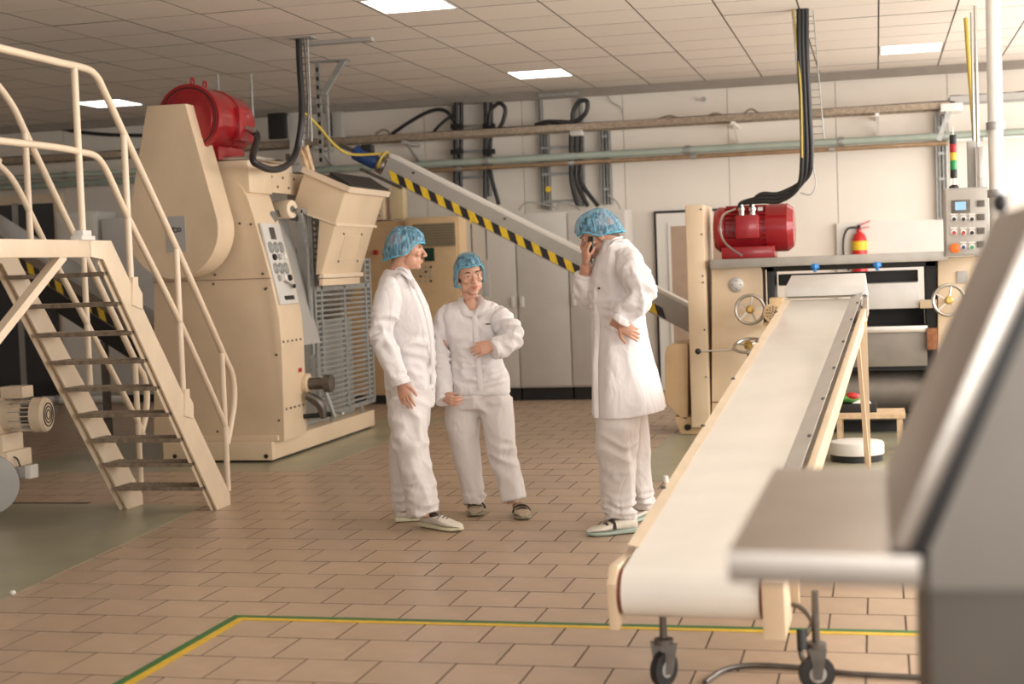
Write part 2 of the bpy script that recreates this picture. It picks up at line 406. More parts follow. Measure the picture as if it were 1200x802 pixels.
MB().box((bx0-.35, 15.75, .1), (bx1-.01, 16.3, z1-.02), .012).put('body', mat('beige_side', (.62, .42, .23), .45), t)
MB().box((bx0-.33, 15.77, 0), (bx1-.03, 16.28, .1)).put('plinth', BLACK, t)
MB().box((bx1-.012, 15.68, .05), (bx1-.002, 15.74, z1)).put('edge_strip', CREAM, t)
p = at(441, 296, Y=15.72); MB().lathe([(0, .03), (.03, .03), (.035, .02)], p, (0, -1, 0), 12).put('stop_button', REDB, t)
# louvred box on top of the beige cabinets
a = at(440, 222, Y=16.3); b = at(463, 256, Y=16.3); z1b = max(b.z, z1+.0)
t = thing('air_unit', 'pale louvred air unit standing on the beige cabinets behind the hopper', 'vent', (a.x, 16.2, z1))
MB().box((a.x-.3, 15.9, z1), (b.x, 16.3, a.z), .01).put('housing', CREAM, t)
for k in range(6):
    z = z1+.05+(a.z-z1-.1)*k/5
    MB().box((a.x-.25, 15.885, z-.012), (b.x-.03, 15.905, z+.012)).put('louvre', GREYP, t)
a = at(463, 214, Y=16.1); b = at(478, 254, Y=16.1)
tag(MB().box((a.x, 15.95, z1), (b.x, 16.1, a.z), .008).put('duct_box', mat('pale_yellow_enamel', (.68, .55, .33), .5)), 'narrow pale yellow box on the beige cabinets under the chute end', 'box')

# cable tray: two rails and rungs, hung along the back wall
def tray(name, A, B, w, label, m=TRAYB, hh=.07, step=.16):
    t = thing(name, label, 'cable tray', A); A = Vector(A); B = Vector(B); d = (B-A).normalized(); L = (B-A).length
    for s in (-1, 1):
        o = Vector((0, s*w/2, 0)); MB().bar(A+o, B+o, .012, hh).put('side_rail', m, t)
    n = int(L/step); r = MB()
    p = A+d*.05
    f = MB().bar(p-Vector((0, w/2-.008, 0)), p+Vector((0, w/2-.008, 0)), .03, .02).put('rung', m, t)
    for k in range(1, min(n, 299)):
        c = f.copy(); COL.objects.link(c); c.location = d*(step*k)
    # cables lying in the tray
    random.seed(3)
    for k in range(5):
        y = -w/2+.04+k*(w-.08)/4
        MB().tube([A+d*(L*q/14)+Vector((0, y+random.uniform(-.012, .012), .03+random.uniform(0, .012))) for q in range(15)], random.uniform(.009, .014), 6).put('cable', [BLACK, GREYP, TRAYB][k % 3], t)
    return t
TYW = 16.45
A = at(-40, 190, Y=TYW); B = at(1118, 127, Y=TYW)
zz = (A.z+B.z)/2
tray('cable_tray', (A.x, TYW, zz), (B.x, TYW, zz), .3, 'long dusty brown cable tray running along the back wall above the pipes')
A = at(1110, 121, Y=TYW); B = at(1260, 112, Y=TYW)
tray('cable_tray', (A.x+.02, TYW, A.z+.02), (B.x, TYW, A.z+.02), .3, 'short dark grey cable tray at the right edge behind the white pipe', GREYP)
# tray brackets on the wall
for px in (372, 476, 860, 1028, 1110):
    p = at(px, 140, Y=TYW)
    t = tag(MB().box((p.x-.02, TYW-.15, zz-.075), (p.x+.02, YB, zz-.04)).bar((p.x, YB-.01, zz-.25), (p.x, TYW, zz-.07), .03, .02).put('tray_bracket', WHITE if px > 800 else GREYP),
            'wall bracket holding the cable tray, %s' % {372: 'by the hanging strut', 476: 'above the chute end', 860: 'right of the small hook', 1028: 'near the beacon', 1110: 'at the cross-over tray end'}[px], 'bracket', 'brackets under the long cable tray')
# pipes
def pipe(label, A, B, r, m, name='pipe', clamps=()):
    t = thing(name, label, 'pipe', A); cyl(MB(), A, B, r, 14).put('tube', m, t); A = Vector(A); B = Vector(B); d = (B-A).normalized()
    for c in clamps:
        p = A+(B-A)*c; MB().lathe([(-.03, r*1.25), (.03, r*1.25)], p, d, 14).put('clamp', GALV, t)
    return t
def hpipe(label, p0, p1, Y, r, m, **k):
    a = at(*p0, Y=Y); b = at(*p1, Y=Y); z = (a.z+b.z)/2
    return pipe(label, (a.x, Y, z), (b.x, Y, z), r, m, **k)
hpipe('thick grey-green pipe running the length of the back wall', (-30, 222), (1235, 152), 16.62, .042, GREENP, clamps=(.12, .3, .52, .7, .83, .95))
hpipe('thin brown pipe just below the grey-green one', (480, 203), (1110, 166), 16.58, .026, COPPER, clamps=(.1, .32, .55, .8))
hpipe('thin white pipe beyond the coupling at the far right', (1112, 165), (1235, 158), 16.58, .018, PIPEW, clamps=(.3,))
hpipe('white pipe lying low above the floor behind the stairs', (50, 473), (146, 464), 15.2, .045, PIPEW, clamps=(.2,))
hpipe('pale horizontal pipe above the left glass door', (-20, 207), (176, 204), 16.4, .035, GREENP, clamps=(.5,))
for k, px in enumerate((62, 118)):
    p = at(px, 470, Y=15.2); tag(MB().box((p.x-.03, 15.17, 0), (p.x+.03, 15.23, p.z-.03)).put('pipe_stand', GREYP), 'short grey stand under the low white pipe, %s' % ('by the gear motor' if k == 0 else 'behind the stair treads'), 'stand', 'stands of the low white pipe')
# strut ladders on the wall
def strut(pl, pr, yt, yb, label, rungs=()):
    a = at(pl, yt, Y=16.84); b = at(pr, yt, Y=16.84); z1 = min(a.z, HC-.1); z0 = at(pl, yb, Y=16.84).z
    t = thing('strut_ladder', label, 'support rail', (a.x, 16.84, z0), 'galvanised strut ladders on the back wall')
    for x in ((a.x, b.x) if pr > pl else (a.x,)):
        MB().box((x-.022, 16.82, z0), (x-.012, 16.899, z1)).box((x+.012, 16.82, z0), (x+.022, 16.899, z1)).box((x-.022, 16.88, z0), (x+.022, 16.899, z1)).put('channel', GALV, t)
    for r in rungs:
        z = at((pl+pr)/2, r, Y=16.84).z; MB().box((a.x, 16.80, z-.015), (b.x, 16.82, z+.015)).put('rung', GALV, t)
    return t
strut(531, 569, 118, 232, 'galvanised strut ladder carrying black cables, left of the chute middle', (148, 178, 208, 237))
strut(632, 679, 112, 244, 'galvanised strut ladder right of the chute, under the cable loop', (111, 173, 204, 236))
strut(705, 712, 150, 240, 'narrow double strut above the head of the man on the phone', (160, 190, 222))
strut(1098, 1106, 130, 258, 'grey strut on the wall right of the extinguisher', (150, 180, 210))
strut(640, 640, 154, 246, 'single strut beside the yellow tag')
strut(388, 388, 118, 160, 'short strut behind the hopper')
# black cable bundles and loops
def cable(label, pts, r, m=BLACK, name='cable', n=8, sm=6, cat='cable', group=None):
    return tag(MB().tube(pts, r, n, sm).put(name, m, angle=80), label, cat, group)
def cab(label, P, Y, r, **k): return cable(label, [at(x, y, Y=(Y if len(q) == 2 else q[2])) for q in P for x, y in [q[:2]]], r, **k)
cg = 'thick black power cables on the back wall'
for k, (px, lab) in enumerate([(533.5, 'left cable of the pair on the left strut'), (539.5, 'right cable of the pair on the left strut')]):
    cab('thick black cable, '+lab, [(px+1, 120), (px+1, 150), (px, 200), (px+.5, 226)], 16.72, .026, group=cg)
for k, (px, lab) in enumerate([(569, 'left cable of the pair on the second strut'), (575.5, 'right cable of the pair on the second strut')]):
    cab('thick black cable, '+lab, [(px, 120), (px, 150), (px-.5, 200), (px-1 if k == 0 else px+9, 240)], 16.72, .024, group=cg)
for k, px in enumerate([669, 675, 681]):
    cab('thick black cable on the third strut, %s of three' % ['left', 'middle', 'right'][k], [(px, 157), (px, 190), (px+1, 215), (px+8+k*6, 242)], 16.7, .024, group=cg)
cab('black cable arching left from the first strut down to the tray', [(455, 160), (480, 143), (505, 130), (522, 130), (533, 143)], 16.6, .022, group='black cable loops above the tray')
cab('short black cable arching lower beside the first strut', [(506, 157), (516, 146), (528, 137), (533, 142)], 16.55, .018, group='black cable loops above the tray')
cab('black cable loop right of the second strut', [(573, 147), (575, 130), (585, 121), (592, 128), (589, 143), (582, 155)], 16.55, .024, group='black cable loops above the tray')
cab('black cable loop standing above the tray at the third strut', [(671, 141), (672, 130), (679, 119), (688, 119), (686, 133), (672, 143), (655, 143), (640, 143), (627, 147)], 16.5, .026, group='black cable loops above the tray')
cab('thin wire hanging on the wall right of the cable loop', [(710, 108), (716, 119), (728, 127), (731, 145)], 16.86, .006, m=GREYP)
for k, P in enumerate([[(770, 140), (785, 136), (800, 140)], [(825, 139), (838, 133), (852, 138)], [(868, 137), (880, 128), (892, 135)], [(440, 157), (450, 152), (458, 157)]]):
    cab('thin grey cable curl on top of the tray, %s' % ['above the white door', 'right of the curl over the door', 'beside the hanging cable bundle', 'above the chute end'][k], P, 16.4, .012, m=TRAYB, group='loose cable curls on the tray')
for k, P in enumerate([[(712, 228), (722, 236), (727, 245), (726, 248)], [(608, 246), (616, 238), (630, 238), (650, 243)], [(652, 246), (656, 238), (668, 238), (680, 246)]]):
    cab('thin cable looping down to the top of the cabinets, %s' % ['above the man on the phone', 'leftmost', 'under the yellow tag'][k], P, 16.3, .010, m=GREYP, group='thin cables on the cabinet tops')
tag(MB().lathe([(0, .035), (.03, .035)], at(643, 222, Y=16.8), (0, -1, 0), 12).put('warning_tag', YEL), 'small round yellow tag hanging on the middle strut', 'tag')
for k, px in enumerate((535.5, 573)):
    for y in (148, 178):
        p = at(px, y, Y=16.68); tag(MB().box((p.x-.075, 16.66, p.z-.03), (p.x+.075, 16.69, p.z+.03), .006).put('cable_clamp', BLACKP), 'black clamp plate on the %s cable pair, %s the tray' % (['left', 'right'][k], 'above' if y == 148 else 'below'), 'clamp', 'cable clamp plates on the back wall')
p = at(676, 156, Y=16.6); tag(MB().box((p.x-.07, 16.55, p.z-.03), (p.x+.07, 16.66, p.z+.03), .005).put('white_tag_box', WHITE), 'small white box above the three black cables', 'box')
p = at(825, 117, Y=16.85); tag(MB().lathe([(0, .012), (.05, .012), (.052, .03), (.06, .03)], p, (0, -1, 0), 10).put('wall_hook', GREYP), 'small stub hook high on the back wall', 'hook')
# fire extinguisher on the wall
p = at(1007, 285, Y=16.7); zt = at(1007, 274, Y=16.7).z
t = thing('fire_extinguisher', 'red fire extinguisher hung on the back wall behind the right machine', 'fire extinguisher', (p.x, 16.8, zt-.5))
MB().lathe([(0, .07), (.01, .082), (.40, .082), (.46, .06), (.49, .025), (.52, .025)], (p.x, 16.8, zt-.47), (0, 0, 1), 20).put('cylinder', REDX, t)
MB().lathe([(0, .0835), (.10, .0835)], (p.x, 16.8, zt-.18), (0, 0, 1), 20).put('label_band', YEL, t)
MB().lathe([(0, .0835), (.13, .0835)], (p.x, 16.8, zt-.36), (0, 0, 1), 20).put('instruction_band', mat('pale_print', (.75, .35, .30), .5, var=.5, vscale=60), t)
MB().lathe([(0, .02), (.05, .018)], (p.x, 16.8, zt+.05), (0, 0, 1), 10).put('valve', BLACKP, t)
MB().bar((p.x-.02, 16.8, zt+.08), (p.x+.12, 16.8, zt+.14), .02, .012).put('handle', REDX, t)
MB().bar((p.x-.02, 16.8, zt+.055), (p.x+.11, 16.8, zt+.07), .02, .01).put('lever', REDX, t)
MB().tube([(p.x-.02, 16.78, zt+.07), (p.x-.12, 16.78, zt+.06), (p.x-.17, 16.78, zt-.05), (p.x-.17, 16.78, zt-.25), (p.x-.12, 16.78, zt-.4)], .012, 8, 6).put('hose', BLACK, t)

# ================================================================ CHUTE CONVEYORS
def chute(label, px0, py0, px1, py1, Y, H, D, stripe, labs, ptop=WHITE, pside=GREYP):
    A = at(px0, py0, Y=Y); B = at(px1, py1, Y=Y); d = (B-A).normalized(); up = Vector((0, -1, 0)).cross(d)
    if up.z < 0: up = -up
    t = thing('inclined_chute', label, 'conveyor', (B.x, B.y, 0))
    q = Vector((0, D, 0))
    MB().prism([A, B, B-up*H, A-up*H], q, .004).put('casing', pside, t)
    MB().prism([A+up*.03, B+up*.03, B, A], q, .003).put('lid', ptop, t)
    L = (B-A).length; n = int((stripe[1]-stripe[0])*L/.17); s = MB(); base = A-up*(H-.012)+Vector((0, -.004, 0))
    for k in range(n*1):
        u = stripe[0]*L+k*.17
        for c in (0, 1):
            s.mi = c; a0 = u+c*.085
            s.prism([base+d*a0, base+d*(a0+.085), base+d*(a0+.085-.075)+up*.078, base+d*(a0-.075)+up*.078], (0, -.003, 0))
    s.put('hazard_stripe', [YEL, HBLK], t, label='yellow and black hazard stripe')
    return t, A, B, d, up
ch, A, B, d, up = chute('long grey inclined chute with a white lid and hazard stripe behind the workers', 456, 184, 850, 382, 13.3, .20, .24, (.035, .90), None)
for k, u in enumerate((.08, .36, .62, .8)):
    p = A+d*((B-A).length*u)-up*.03; MB().lathe([(0, .012), (.012, .012)], p+Vector((0, 0, 0)), (0, -1, 0), 8).put('bolt', DSTEEL, ch)
for px in (552, 569):    # thin rods holding the chute
    p = at(px, 262, Y=13.34); e = at(px, 305, Y=13.34)
    r = MB().tube([(p.x, 13.34, p.z), (p.x, 13.34, e.z)], .009, 8).put('drop_rod', DSTEEL, ch)
    MB().box((e.x-.035, 13.31, e.z-.34), (e.x+.035, 13.37, e.z), .006).put('rod_foot', GREYP, r)
p = at(555, 258, Y=13.22); MB().tube([p+Vector((-.04, 0, -.03)), p+Vector((0, 0, .06)), p+Vector((.04, 0, -.03))], .01, 6).put('sensor_bracket', YEL, ch)
# support of the lower end (hidden behind the right machine)
MB().box((B.x-.06, 13.36, 0), (B.x, 13.42, B.z-.1)).put('support_leg', GREYP, ch)
# drive motor at the upper end
t = thing('chute_motor', 'small blue gear motor with steel coupling at the top end of the chute', 'motor', tuple(at(440, 195, Y=13.4)))
c = at(432, 186, Y=13.4); ax = (B-A).normalized()
MB().lathe([(-.16, .06), (-.14, .075), (.06, .075), (.10, .06)], c, ax, 16).put('motor_body', BLUE, t)
MB().lathe([(.10, .06), (.12, .085), (.18, .085), (.20, .07), (.26, .09), (.27, .09)], c, ax, 18).put('gearbox', STEEL, t)
MB().box(c+Vector((-.06, -.05, .05)), c+Vector((.05, .05, .13)), .01).put('terminal_box', BLACKP, t)
MB().bar(c+Vector((-.28, -.02, .14)), c+Vector((.05, -.02, .0)), .04, .04).put('mount_arm', DSTEEL, t)
MB().bar(c+Vector((-.05, -.1, -.10)), c+Vector((.35, -.1, -.30)), .03, .03).put('mount_rail', DSTEEL, t)
MB().torus(c+Vector((.15, -.02, -.03)), ax, .09, .012, 20, 6).put('clamp_ring', WIREY, t)
cable('yellow-green wire from the strut down to the chute motor', [at(354, 130, Y=12.6), at(372, 147, Y=12.8), at(392, 170, Y=13), at(412, 181, Y=13.2), at(452, 180, Y=13.35)], .014, WIREY)

# second incline in the shade behind the stairs
t, A, B, d, up = chute('dark inclined conveyor with a hazard stripe seen behind the stairs', -60, 238, 172, 385, 12.6, .17, .5, (.02, .93), None, GREYP, mat('brown_grey_casing', (.22, .17, .13), .5))  # casing side is a plain brown-grey
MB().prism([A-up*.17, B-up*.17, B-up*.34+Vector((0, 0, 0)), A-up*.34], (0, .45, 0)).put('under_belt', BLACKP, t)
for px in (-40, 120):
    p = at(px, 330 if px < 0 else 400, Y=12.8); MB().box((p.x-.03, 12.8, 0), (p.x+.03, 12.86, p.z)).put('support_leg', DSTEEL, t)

# ================================================================ LEFT MIXER
mx = thing('dough_mixer', 'large cream upright mixer on a cream skid, with a teardrop drive cover', 'machine', (-5.2, 11.8, 0))
X0, X1 = -5.66, -4.705
base = MB().box((X0, 10.92, .02), (X1, 13.4, .17), .012).put('base', CREAM, mx, label='low cream skid under the mixer')
MB().box((X0+.03, 10.95, 0), (X1-.03, 13.35, .02)).put('base_gasket', BLACKP, base)
for px, py in ((205, 535), (312, 535)):
    p = at(px, py, Y=10.92); MB().lathe([(0, .018), (.004, .018), (.005, .008)], p, (0, -1, 0), 12).put('fixing_hole', BLACKP, base)
# body: front outline in XZ, extruded back
def F(px, py, Y=10.98): q = at(px, py, Y=Y); return (q.x, Y, q.z)
prof = [F(333, 517), F(333, 508), F(329.6, 403.5), F(327.5, 372), F(317, 327), F(307, 289.5), F(297, 254), F(289, 230), F(284, 219), F(277, 213), F(266, 211), F(180, 209), F(180, 517)]
MB().prism(prof, (0, .48, 0), .012).put('body_housing', CREAM, mx)
p = F(320, 508); MB().box((X0+.02, 10.955, .17), (p[0]+.05, 10.985, .215), .008).put('body_skirt', CREAM, mx)
for yy in (329,):
    a = at(180, 331, Y=10.976); b = at(318, 329, Y=10.976); MB().box((a.x, 10.974, a.z-.002), (b.x, 10.981, a.z+.002)).put('panel_seam', BROWN, mx)
bolts(mx, [at(x, y, Y=10.98) for x, y in ((281, 262), (294, 263), (308, 321), (312, 338), (311, 339), (324, 416), (327, 493), (255, 506), (252, 322), (250, 333))], (0, -1, 0), .011, name='panel_bolt')
# control face on the slanting edge
def side_pt(u, v):   # u across depth 0..1, v down the slant 0..1
    p0 = Vector(F(300.5, 262)); p1 = Vector(F(324, 358)); q = p0+(p1-p0)*v; return Vector((q.x, 11.02+u*.38, q.z))
n_ = (side_pt(1, 0)-side_pt(0, 0)).cross(side_pt(0, 1)-side_pt(0, 0)).normalized()
if n_.x < 0: n_ = -n_
pl = MB().prism([side_pt(0, 0), side_pt(1, 0), side_pt(1, 1), side_pt(0, 1)], n_*.02, .003).put('control_panel', STEELM, mx, label='slanted steel control panel with dials')
def onpanel(u, v, h=.02): return side_pt(u, v)+n_*h
MB().prism([onpanel(.35, .05), onpanel(.62, .05), onpanel(.62, .2), onpanel(.35, .2)], n_*.004).put('display', GLASS, pl)
for r in range(2):
    for k in range(3):
        MB().torus(onpanel(.2+.28*k, .3+r*.26, .024), n_, .042, .006, 20, 6).lathe([(0, .035), (.005, .035)], onpanel(.2+.28*k, .3+r*.26), n_, 16).put('dial', GALV, pl)
        MB().lathe([(0, .028), (.02, .024), (.022, .01)], onpanel(.25+.28*k, .42+r*.26), n_, 14).put('knob', [BLACKP, GREYP, WHITE][(k+r) % 3], pl)
MB().tube([onpanel(.45, .72, .03), onpanel(.75, .79, .05)], .007, 6).put('toggle', STEEL, pl)
MB().ell(onpanel(.77, .795, .05), .018).put('toggle_ball', BLACKP, pl)
MB().prism([onpanel(.3, .9), onpanel(.8, .9), onpanel(.8, .95), onpanel(.3, .95)], n_*.006).put('key_strip', BLACKP, pl)
# round cream bearing and lever parts at the right side
c = Vector((-4.60, 11.45, at(355, 450, Y=11.45).z))
MB().lathe([(-.1, .085), (.02, .085), (.025, .075)], c, (1, 0, 0), 20).put('bearing_cap', CREAM, mx)
MB().lathe([(0, .05), (.14, .05), (.145, .075), (.20, .075)], c+Vector((.02, 0, 0)), (1, 0, 0), 16).put('drain_cap', DSTEEL, mx)
MB().lathe([(0, .012), (.01, .012)], at(351, 433, X=-4.62), (1, 0, 0), 8).box(at(349, 432, X=-4.62), at(354, 436, X=-4.615)).put('red_tag', REDB, mx)
bolts(mx, [Vector((-4.612, 11.02+.09*k, z)) for k in range(5) for z in (.96, .42)], (1, 0, 0), .01, name='side_bolt')
MB().tube([(-4.58, 11.38, .5), (-4.48, 11.42, .42), (-4.46, 11.44, .30)], [.035, .045, .03], 10, 4).put('pedal_lever', DSTEEL, mx)
MB().tube([(-4.62, 11.4, .32), (-4.4, 11.46, .33)], .02, 8).put('pedal_bar', BLACKP, mx)
# rear housing and grey inner plate
MB().box((-5.62, 11.47, .17), (-4.86, 13.3, 1.072), .01).put('rear_housing', GREYP, mx)
a = at(352, 255, Y=11.7)
MB().prism([(-4.93, 11.47, 2.03), (-4.93, 11.95, 2.03), (-4.66, 11.95, .9), (-4.66, 11.47, .9)], (-.04, 0, 0)).put('grey_baffle', GREYP, mx)
MB().box((-4.84, 11.96, .9), (-4.75, 12.0, 2.03)).put('grey_baffle', GREYP, mx)
# top frame under the motor
a = at(262, 186, Y=10.98); b = at(345, 205, Y=10.98)
tf = MB().box((-5.62, 10.99, 2.16), (-4.83, 11.45, 2.36), .006).put('top_frame', CREAM, mx)
MB().box((-5.5, 11.02, 2.36), (-4.85, 11.95, 2.42), .004).put('motor_rail', RAIL, tf)
MB().box((-5.5, 11.02, 2.425), (-4.78, 11.95, 2.45), .004).put('motor_rail', STEEL, tf)
MB().bar((-4.88, 11.45, 2.27), (-4.88, 12.9, 2.27), .05, .18).put('side_beam', CREAM, tf)
MB().bar((-4.84, 11.45, 2.0), (-4.84, 11.45, 2.2), .05, .05).put('frame_post', CREAM, tf)
bolts(tf, [Vector((-4.853, 11.5+.12*k, 2.27+.04*(-1)**k)) for k in range(8)], (1, 0, 0), .012, name='frame_bolt')
c = at(333, 246, Y=11.75)
MB().lathe([(0, .075), (.02, .08), (.18, .08), (.2, .075)], c+Vector((-.1, 0, 0)), (1, -.25, 0), 20).put('hose_roller', RAIL, mx)
MB().lathe([(.2, .03), (.205, .03)], c+Vector((-.1, 0, 0)), (1, -.25, 0), 12).put('roller_hub', DSTEEL, mx)
MB().bar(at(312, 248, Y=11.5), at(352, 256, Y=12.0), .05, .05).put('hinge_arm', DSTEEL, mx)
MB().lathe([(0, .05), (.08, .05)], at(312, 255, Y=11.4), (1, -.3, 0), 12).put('hinge_knuckle', DSTEEL, mx)
# teardrop drive cover
cc = Vector(F(202, 269, 10.6)); R_ = .385
ptl = Vector(F(172, 124, 10.6)); ptr = Vector(F(217, 121.5, 10.6))
pts = [ptl, ptr]
for k in range(25):
    a = math.radians(18 - (216)*k/24); pts.append(Vector((cc.x+R_*math.cos(a), 10.6, cc.z+R_*math.sin(a))))
MB().prism(pts, (0, .30, 0), .01).put('drive_cover', CREAM, mx, label='teardrop-shaped cream drive cover')
a = at(194, 254, Y=10.59); b = at(218, 295, Y=10.59)
n1 = MB().box((a.x, 10.592, b.z), (b.x, 10.598, a.z)).put('paper_notice', PAPER, mx, label='grey paper notice with a handwritten mark')
def ring2d(mb, c, r, s=1.0, w=.007):
    mb.torus(c, (0, 1, 0), r, w*.5, 16, 5)
p = at(201, 270, Y=10.588); mi = MB(); ring2d(mi, p, .017); ring2d(mi, p+Vector((.034, 0, 0)), .017); ring2d(mi, p+Vector((.066, 0, .002)), .014)
mi.tube([p+Vector((-.02, 0, -.025)), p+Vector((.02, 0, .028))], .0035, 5); mi.put('ink_mark', INK, n1)
# hopper
hp = thing('mixer_hopper', 'cream funnel-shaped hopper tilted above the guard grille of the mixer', 'hopper', (-4.6, 12.4, 2))
Yf, Yb = 11.9, 12.92
def hq(p): return at(*p, Y=Yf)
A_, B_, E_, D_ = hq((356, 203)), hq((405, 224)), hq((393, 262)), hq((343, 243))
bk = Vector((0, Yb-Yf, 0)); bk2 = bk + Vector((0, 0, 0))
MB().prism([A_, B_, E_, D_], bk, .006).put('upper_funnel', CREAM, hp)
# rim
u_ = (B_-A_).normalized(); upv = Vector((-u_.z, 0, u_.x))
rim = MB()
rim.prism([A_-u_*.02, B_+u_*.03, B_+u_*.03+upv*.05, A_-u_*.02+upv*.05], (0, -.02, 0))
rim.prism([B_-u_*.0+Vector((0, 0, 0)), B_+u_*.035, B_+u_*.035+upv*.05, B_+upv*.05], (0, bk.y+.03, 0))
rim.prism([A_-u_*.02, B_+u_*.03, B_+u_*.03+upv*.05, A_-u_*.02+upv*.05], Vector((0, .02, 0))) if False else None
for v in ():pass
rim.put('rim', RAIL, hp)
MB().prism([A_+upv*.005+u_*.02, B_+upv*.005-u_*.01, B_+upv*.02-u_*.01, A_+upv*.02+u_*.02], (0, bk.y-.05, 0)).put('dark_inside_plate', DSTEEL, hp)  # dark plate stands in for the dark inside of the hopper
lid = MB().prism([A_+upv*.06+u_*.22, B_+upv*.04+u_*.02, B_+upv*.065+u_*.02, A_+upv*.10+u_*.22], (0, bk.y, 0)).put('dark_inside_sheet', BLACKP, hp)  # black sheet put in for the darkness seen inside the hopper
G1, G2, G3 = hq((376, 266)), hq((393, 266)), hq((376, 322))
low = MB().prism([hq((374, 258)), hq((393, 264)), hq((376.5, 322)), hq((370, 322))], bk*.97, .006).put('lower_chute', CREAM, hp)
MB().prism([hq((376, 321)), hq((379, 321)), hq((379, 326)), hq((372, 326))], bk, .002).put('outlet_flange', RAIL, hp)
MB().prism([hq((374, 327)), hq((378, 327)), hq((378, 335)), hq((374, 335))], bk*.93, .002).put('outlet_lip', CREAM, hp)
e1 = (E_-hq((376.5, 322))); MB().prism([E_+Vector((.012, -.01, 0)), E_+Vector((.014, -.01, -.02)), D_+Vector((-.01, -.01, -.02)), D_+Vector((-.01, -.01, .0))], bk+Vector((0, .03, 0))).put('seam_flange', RAIL, hp)
fx = lambda u, v: (E_ + (hq((376.5, 322))-E_)*v + bk*u + Vector((.006, 0, .002)))
sn = Vector((1, 0, -.35)).normalized()
bolts(hp, [fx(u, v) for u, v in ((.25, .2), (.7, .2), (.3, .75), (.78, .75))], (1, 0, 0), .012)
sl = MB()
for (a, b) in (((.3, .25), (.3, .7)), ((.72, .25), (.72, .7)), ((.3, .25), (.72, .25)), ((.3, .7), (.72, .7))): sl.bar(fx(*a), fx(*b), .006, .006)
sl.put('hatch_edge', CREAM, hp)
MB().bar(at(352, 172, Y=12.2), at(360, 200, Y=12.2), .08, .03).bar(at(358, 171, Y=12.2), at(366, 201, Y=12.3), .03, .05).put('hinge_plate', WOOD, hp)
# guard grille
gg = thing('guard_grille', 'grey steel guard grille of horizontal bars below the hopper', 'guard', (-4.72, 12.7, 0))
gy0, gy1 = 12.0, 13.44
zt_, zm, zb_ = 2.02, 1.37, .26
def post(y, z0, z1, name='frame_post', w=.035): MB().box((-4.735, y-w/2, z0), (-4.705, y+w/2, z1)).put(name, GALV, gg)
for y, zt2 in ((gy0, zt_), (gy0+.15, zt_), (gy1, 1.62), (gy1-.14, 1.62)): post(y, zb_, zt2)
post((gy0+gy1)/2+.0, zb_, zm)
for z in (zb_, zm): MB().box((-4.735, gy0, z-.018), (-4.705, gy1, z+.018)).put('frame_rail', GALV, gg)
MB().box((-4.75, gy0-.02, zt_-.02), (-4.70, gy0+.17, zt_+.02)).put('frame_rail', GALV, gg)
MB().bar((-4.72, gy0-.28, 2.03), (-4.72, gy0+.05, 2.02), .03, .04).put('frame_rail', GALV, gg)
MB().bar((-4.72, gy0-.25, 2.03), (-4.72, gy0-.08, 1.72), .03, .05).put('brace', GALV, gg)
MB().bar((-4.72, gy0-.08, 1.72), (-4.72, gy0-.08, .8), .02, .05, up=(0, 1, 0)).put('brace', GALV, gg)
f = MB().box((-4.73, gy0+.02, -.006), (-4.712, gy1-.02, .012)).put('bar', GALV, gg); nb = 24
f.location.z += zb_+.045
for k in range(1, nb):
    c_ = f.copy(); COL.objects.link(c_); c_.location.z = f.location.z + (zm-zb_-.07)*k/(nb-1)
f = MB().box((-4.73, gy0+.015, 0), (-4.712, gy0+.135, .018)).put('rung', GALV, gg); f.location.z += zm+.03
for k in range(1, 13):
    c_ = f.copy(); COL.objects.link(c_); c_.location.z = f.location.z+k*.05
f = MB().box((-4.73, gy1-.125, 0), (-4.712, gy1-.015, .018)).put('rung', GALV, gg); f.location.z += zm+.03
for k in range(1, 5):
    c_ = f.copy(); COL.objects.link(c_); c_.location.z = f.location.z+k*.05
MB().tube([(-4.70, gy0+.15, .28), (-4.5, gy0+.0, .28)], .012, 6).bar((-4.70, gy0, .6), (-4.56, gy0-.05, .25), .03, .03).put('kick_bar', GALV, gg)
MB().box((-4.74, gy0+.3, .17), (-4.72, gy0+.34, .26)).box((-4.74, gy1-.34, .17), (-4.72, gy1-.3, .26)).put('foot', GALV, gg)
# things inside: mixing drum and dark screws
dr = thing('mixing_drum', 'dull steel drum half hidden behind the guard grille', 'drum', (-5.1, 12.7, .3))
MB().lathe([(0, .3), (.02, .33), (1.15, .33), (1.17, .3)], (-5.12, 12.08, 1.40), (0, 1, 0), 28).put('shell', STEELF, dr)
for k in range(6): MB().bar((-4.83, 12.12+k*.2, 1.0), (-4.83, 12.12+k*.2, .30), .05, .05).put('stave', WOOD if k % 2 else GREYP, dr)
# red drive motor on top
rm = thing('electric_motor', 'large red drum-shaped motor on top of the left mixer', 'motor', (-5.2, 11.4, 2.45), 'red electric motors')
c0 = Vector(F(221, 138, 10.75)); c1 = Vector((c0.x, 11.62, c0.z)); ax = Vector((0, 1, 0)); rr = .262
MB().lathe([(-.005, rr-.035), (-.005, rr), (.05, rr+.004), (.055, rr-.012), (.42, rr-.012), (.425, rr-.002), (.44, rr-.002), (.445, rr-.015), (.72, rr-.02), (.80, rr-.05), (.86, rr-.11), (.88, rr-.2)], c0, ax, 48).put('casing', RED, rm)
MB().lathe([(0, .20), (.012, .21), (.02, .10)], c0-ax*.01, ax, 32).put('end_shield', RED, rm)
MB().torus(c0-ax*.004, ax, rr-.03, .006, 40, 6).put('end_groove', BLACKP, rm)
for y in (.10, .32): MB().torus(c0+Vector((0, y, rr+.03)), (1, 0, 0), .028, .009, 16, 6).put('lifting_eye', RED, rm)
MB().box(c0+Vector((rr-.08, .34, -.17)), c0+Vector((rr+.02, .60, .10)), .02).put('terminal_box', RED, rm)
